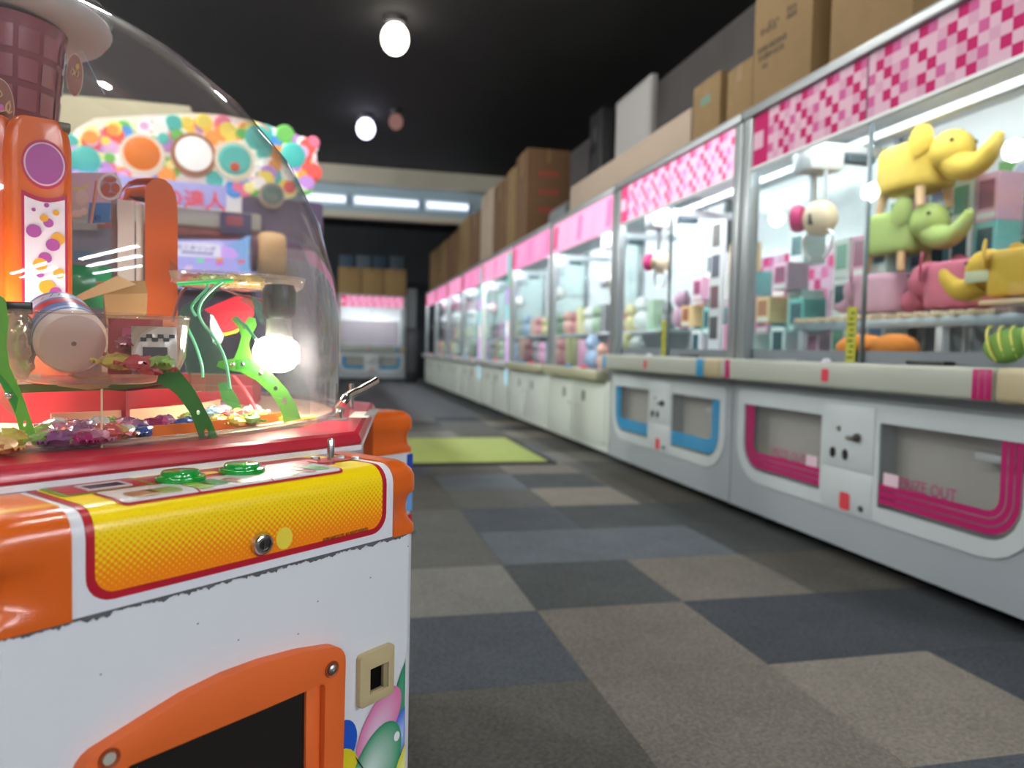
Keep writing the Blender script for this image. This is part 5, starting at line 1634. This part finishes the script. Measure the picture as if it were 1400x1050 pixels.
def put_candy(n_, p, rz, where, s=1.0, grp='wrapped candies under the dome', tilt=0):
    o = bpy.data.objects.new('wrapped_candy', wrap_mesh[n_])
    COL.objects.link(o)
    o.location = world(p)
    o.rotation_euler = (tilt, tilt * .5, rz)
    o.scale = (s, s, s)
    tag(o, '%s twist wrapped candy %s' % (n_, where), 'candy', grp)
    placed.append(o)
ZR = .7098
def spot(px, py, n_, where, s=1.0, rz=None, z=ZR, grp='wrapped candies under the dome'):
    p = cz(px, py, z)
    put_candy(n_, V((p.x, p.y, z)), g.uniform(0, pi) if rz is None else rz, where, s, grp)
spot(14, 612, 'yellow', 'beside the front green leg', 1.25)
spot(2, 622, 'amber', 'at the dome wall beside the front green leg', 1.1)
for i, (px, py, n_) in enumerate(((72, 606, 'silver'), (88, 596, 'pink'), (105, 604, 'purple'), (122, 598, 'purple'), (118, 610, 'magenta'), (146, 604, 'red'), (160, 594, 'red'), (170, 600, 'silver'), (186, 594, 'purple'), (62, 596, 'green'), (150, 588, 'green'), (134, 590, 'silver'), (96, 588, 'magenta'), (66, 612, 'green'), (82, 612, 'purple'), (98, 611, 'magenta'), (112, 592, 'purple'), (128, 609, 'pink'), (140, 596, 'red'), (156, 602, 'amber'), (174, 590, 'purple'), (196, 598, 'blue'), (78, 590, 'silver'))):
    spot(px, py, n_, 'in the front heap between the green legs', .92 + .12 * (i % 3), grp='front heap of candies')
for i, (px, py, n_) in enumerate(((180, 572, 'blue'), (192, 568, 'sky blue'), (206, 570, 'amber'), (218, 566, 'amber'), (186, 563, 'silver'), (200, 560, 'yellow'), (228, 563, 'silver'), (240, 568, 'amber'), (250, 562, 'yellow'), (284, 566, 'silver'), (296, 562, 'purple'), (292, 572, 'sky blue'), (305, 570, 'silver'))):
    spot(px, py, n_, 'in the back tray', 1.1, grp='candies in the back tray')
for i, (px, py, n_) in enumerate(((214, 588, 'magenta'), (224, 584, 'purple'), (256, 588, 'blue'), (262, 580, 'green'), (300, 584, 'yellow'), (312, 580, 'red'), (322, 584, 'yellow'), (332, 578, 'red'), (340, 582, 'green'), (350, 576, 'green'), (326, 574, 'amber'), (346, 568, 'silver'))):
    spot(px, py, n_, 'beside the orange tray wall', 1.05, grp='candies in the middle tray')
for i, (px, py, d, n_) in enumerate(((178, 480, .87, 'magenta'), (172, 500, .875, 'red'), (192, 508, .846, 'red'), (222, 508, .848, 'green'), (162, 506, .85, 'yellow'), (206, 512, .846, 'red'))):
    p = cl(px, py, d)
    put_candy(n_, p, g.uniform(0, pi), 'in the clear scoop beside the jar', 1.2, 'candies in the clear scoop', g.uniform(-.5, .5))
for i, (px, py, n_) in enumerate(((283, 386, 'green'), (300, 384, 'green'), (322, 386, 'yellow'), (344, 388, 'yellow'), (266, 383, 'red'))):
    p = cl(px, py, 1.13)
    put_candy(n_, V((p.x, p.y, cl(328, 398, 1.13).z + .003)), g.uniform(0, pi), 'in the flat clear scoop over the bulb', 1.4, 'candies in the flat scoop')
ORDN = ['first', 'second', 'third', 'fourth', 'fifth', 'sixth']
same = {}
for o in placed: same.setdefault(o['label'], []).append(o)
for lab, os_ in same.items():
    if len(os_) > 1:      # told apart along the tray, counted from the jar's end
        os_.sort(key=lambda o: (o.location - EYEP).dot(RT) / (o.location - EYEP).dot(FW))
        for i, o in enumerate(os_): o['label'] = '%s, %s from the jar' % (lab, ORDN[i])
yc = cz(405, 574, .7095)
yw = MB().plate(rrect(-.028, -.018, .028, .018, .004), [], .005, mat('yellow_packet', (244, 190, 60), .4), lambda u, v, w: (u, v, w), .001).build('candy_packet', None, world(V((yc.x, yc.y, .7098))), .2)
tag(yw, 'flat yellow packet lying at the foot of the lime green leg', 'packet')
MB().span((-.02, -.01, .0048), (.02, .006, .0056), C((250, 226, 150), .4)).build('packet_print', yw)
# printed wafer packet in the scoop, silver bag, green packet and paper bag behind
def packet(px, py, d, w, h, t, c, label, rz=0, tilt=0, nm='snack_packet', prints=()):
    p = world(cl(px, py, d))
    o = thing(nm, label, 'packet', p, CMR + math.atan2(sx.y, sx.x) + rz)
    m = mat(nm + '_%d_%d' % (c[0], c[1]), c, .3, coat=.4, noise=.15, scale=25)
    b = MB()
    rows = []
    for s_ in (-1, 1):
        rows = [[(-w / 2 + w * i / 8, s_ * t / 2 * (1 - abs(2 * i / 8 - 1) ** 2.2) * (1 - abs(2 * j / 6 - 1) ** 3), h * j / 6) for i in range(9)] for j in range(7)]
        b.grid(rows, m)
    bmesh.ops.remove_doubles(b.bm, verts=b.bm.verts[:], dist=.0002)
    b.build('pouch', o, angle=60)
    for (x, z, pw, ph, pc) in prints:
        MB().span((x - pw / 2, -t / 2 - .001, z - ph / 2), (x + pw / 2, -t / 2 + .0002, z + ph / 2), C(pc, .4)).build('packet_print', o)
    o.rotation_euler = (tilt, 0, o.rotation_euler.z)
    return o
wf = [(-.012 + .006 * i, .040 + .004 * (i % 2), .006, .004, (30, 30, 30)) for i in range(6)] + [(.0, .022, .026, .018, (60, 44, 44))]
packet(212, 512, .862, .048, .056, .010, (206, 190, 176), 'checkered snack packet standing in the clear scoop beside the jar', .0, -.15, prints=wf)
packet(185, 512, .885, .058, .066, .02, (176, 40, 60), 'red and magenta snack packet in the clear scoop between the jar and the checkered packet', -.2, -.1, prints=[(.004, .048, .034, .012, (206, 60, 130)), (.006, .034, .022, .012, (236, 190, 60))])
packet(112, 420, 1.18, .085, .066, .03, (40, 150, 96), 'glossy green packet behind the jar, under the paper bag', .1, 0)
pbg = thing('paper_bag', 'folded tan paper bag behind the clear scoop', 'bag', world(cl(172, 446, 1.12)), CMR + math.atan2(sx.y, sx.x))
kraft = mat('kraft_paper', (160, 126, 82), .8, noise=.1, scale=14)
b = MB()
b.loft([[(-.026, -.016, 0), (.026, -.016, 0), (.026, .016, 0), (-.026, .016, 0)], [(-.030, -.016, .045), (.028, -.014, .05), (.028, .012, .052), (-.03, .012, .05)], [(-.04, -.004, .062), (.026, -.003, .070), (.026, .003, .070), (-.04, .003, .064)]], kraft)
b.build('body', pbg, angle=20)
b = MB()
b.loft([[(-.085, -.020, .024), (-.082, -.020, .030), (-.082, -.016, .030), (-.085, -.016, .024)], [(.012, -.020, .062), (-.012, -.019, .074), (-.012, -.012, .074), (.012, -.012, .062)]], mat('kraft_light', (180, 152, 112), .8))
b.build('folded_flap', pbg, angle=20)
sv = thing('silver_bag', 'crumpled silver candy bag standing between the green leg and the jar', 'bag', world(cl(26, 522, .86)))
b = MB()
b.ball((0, 0, .042), (.018, .015, .042), mat('silver_foil', (214, 200, 180), .16, metal=.9, bump=.9, bscale=60), 16, 14)
g2 = random.Random(5)
for v in b.bm.verts: v.co += V((g2.uniform(-1, 1), g2.uniform(-1, 1), 0)) * .003
b.build('foil', sv, angle=50)
MB().span((-.016, -.003, .078), (.014, .003, .092), C((60, 60, 60), .2, metal=.6), .001).build('bag_seal', sv)
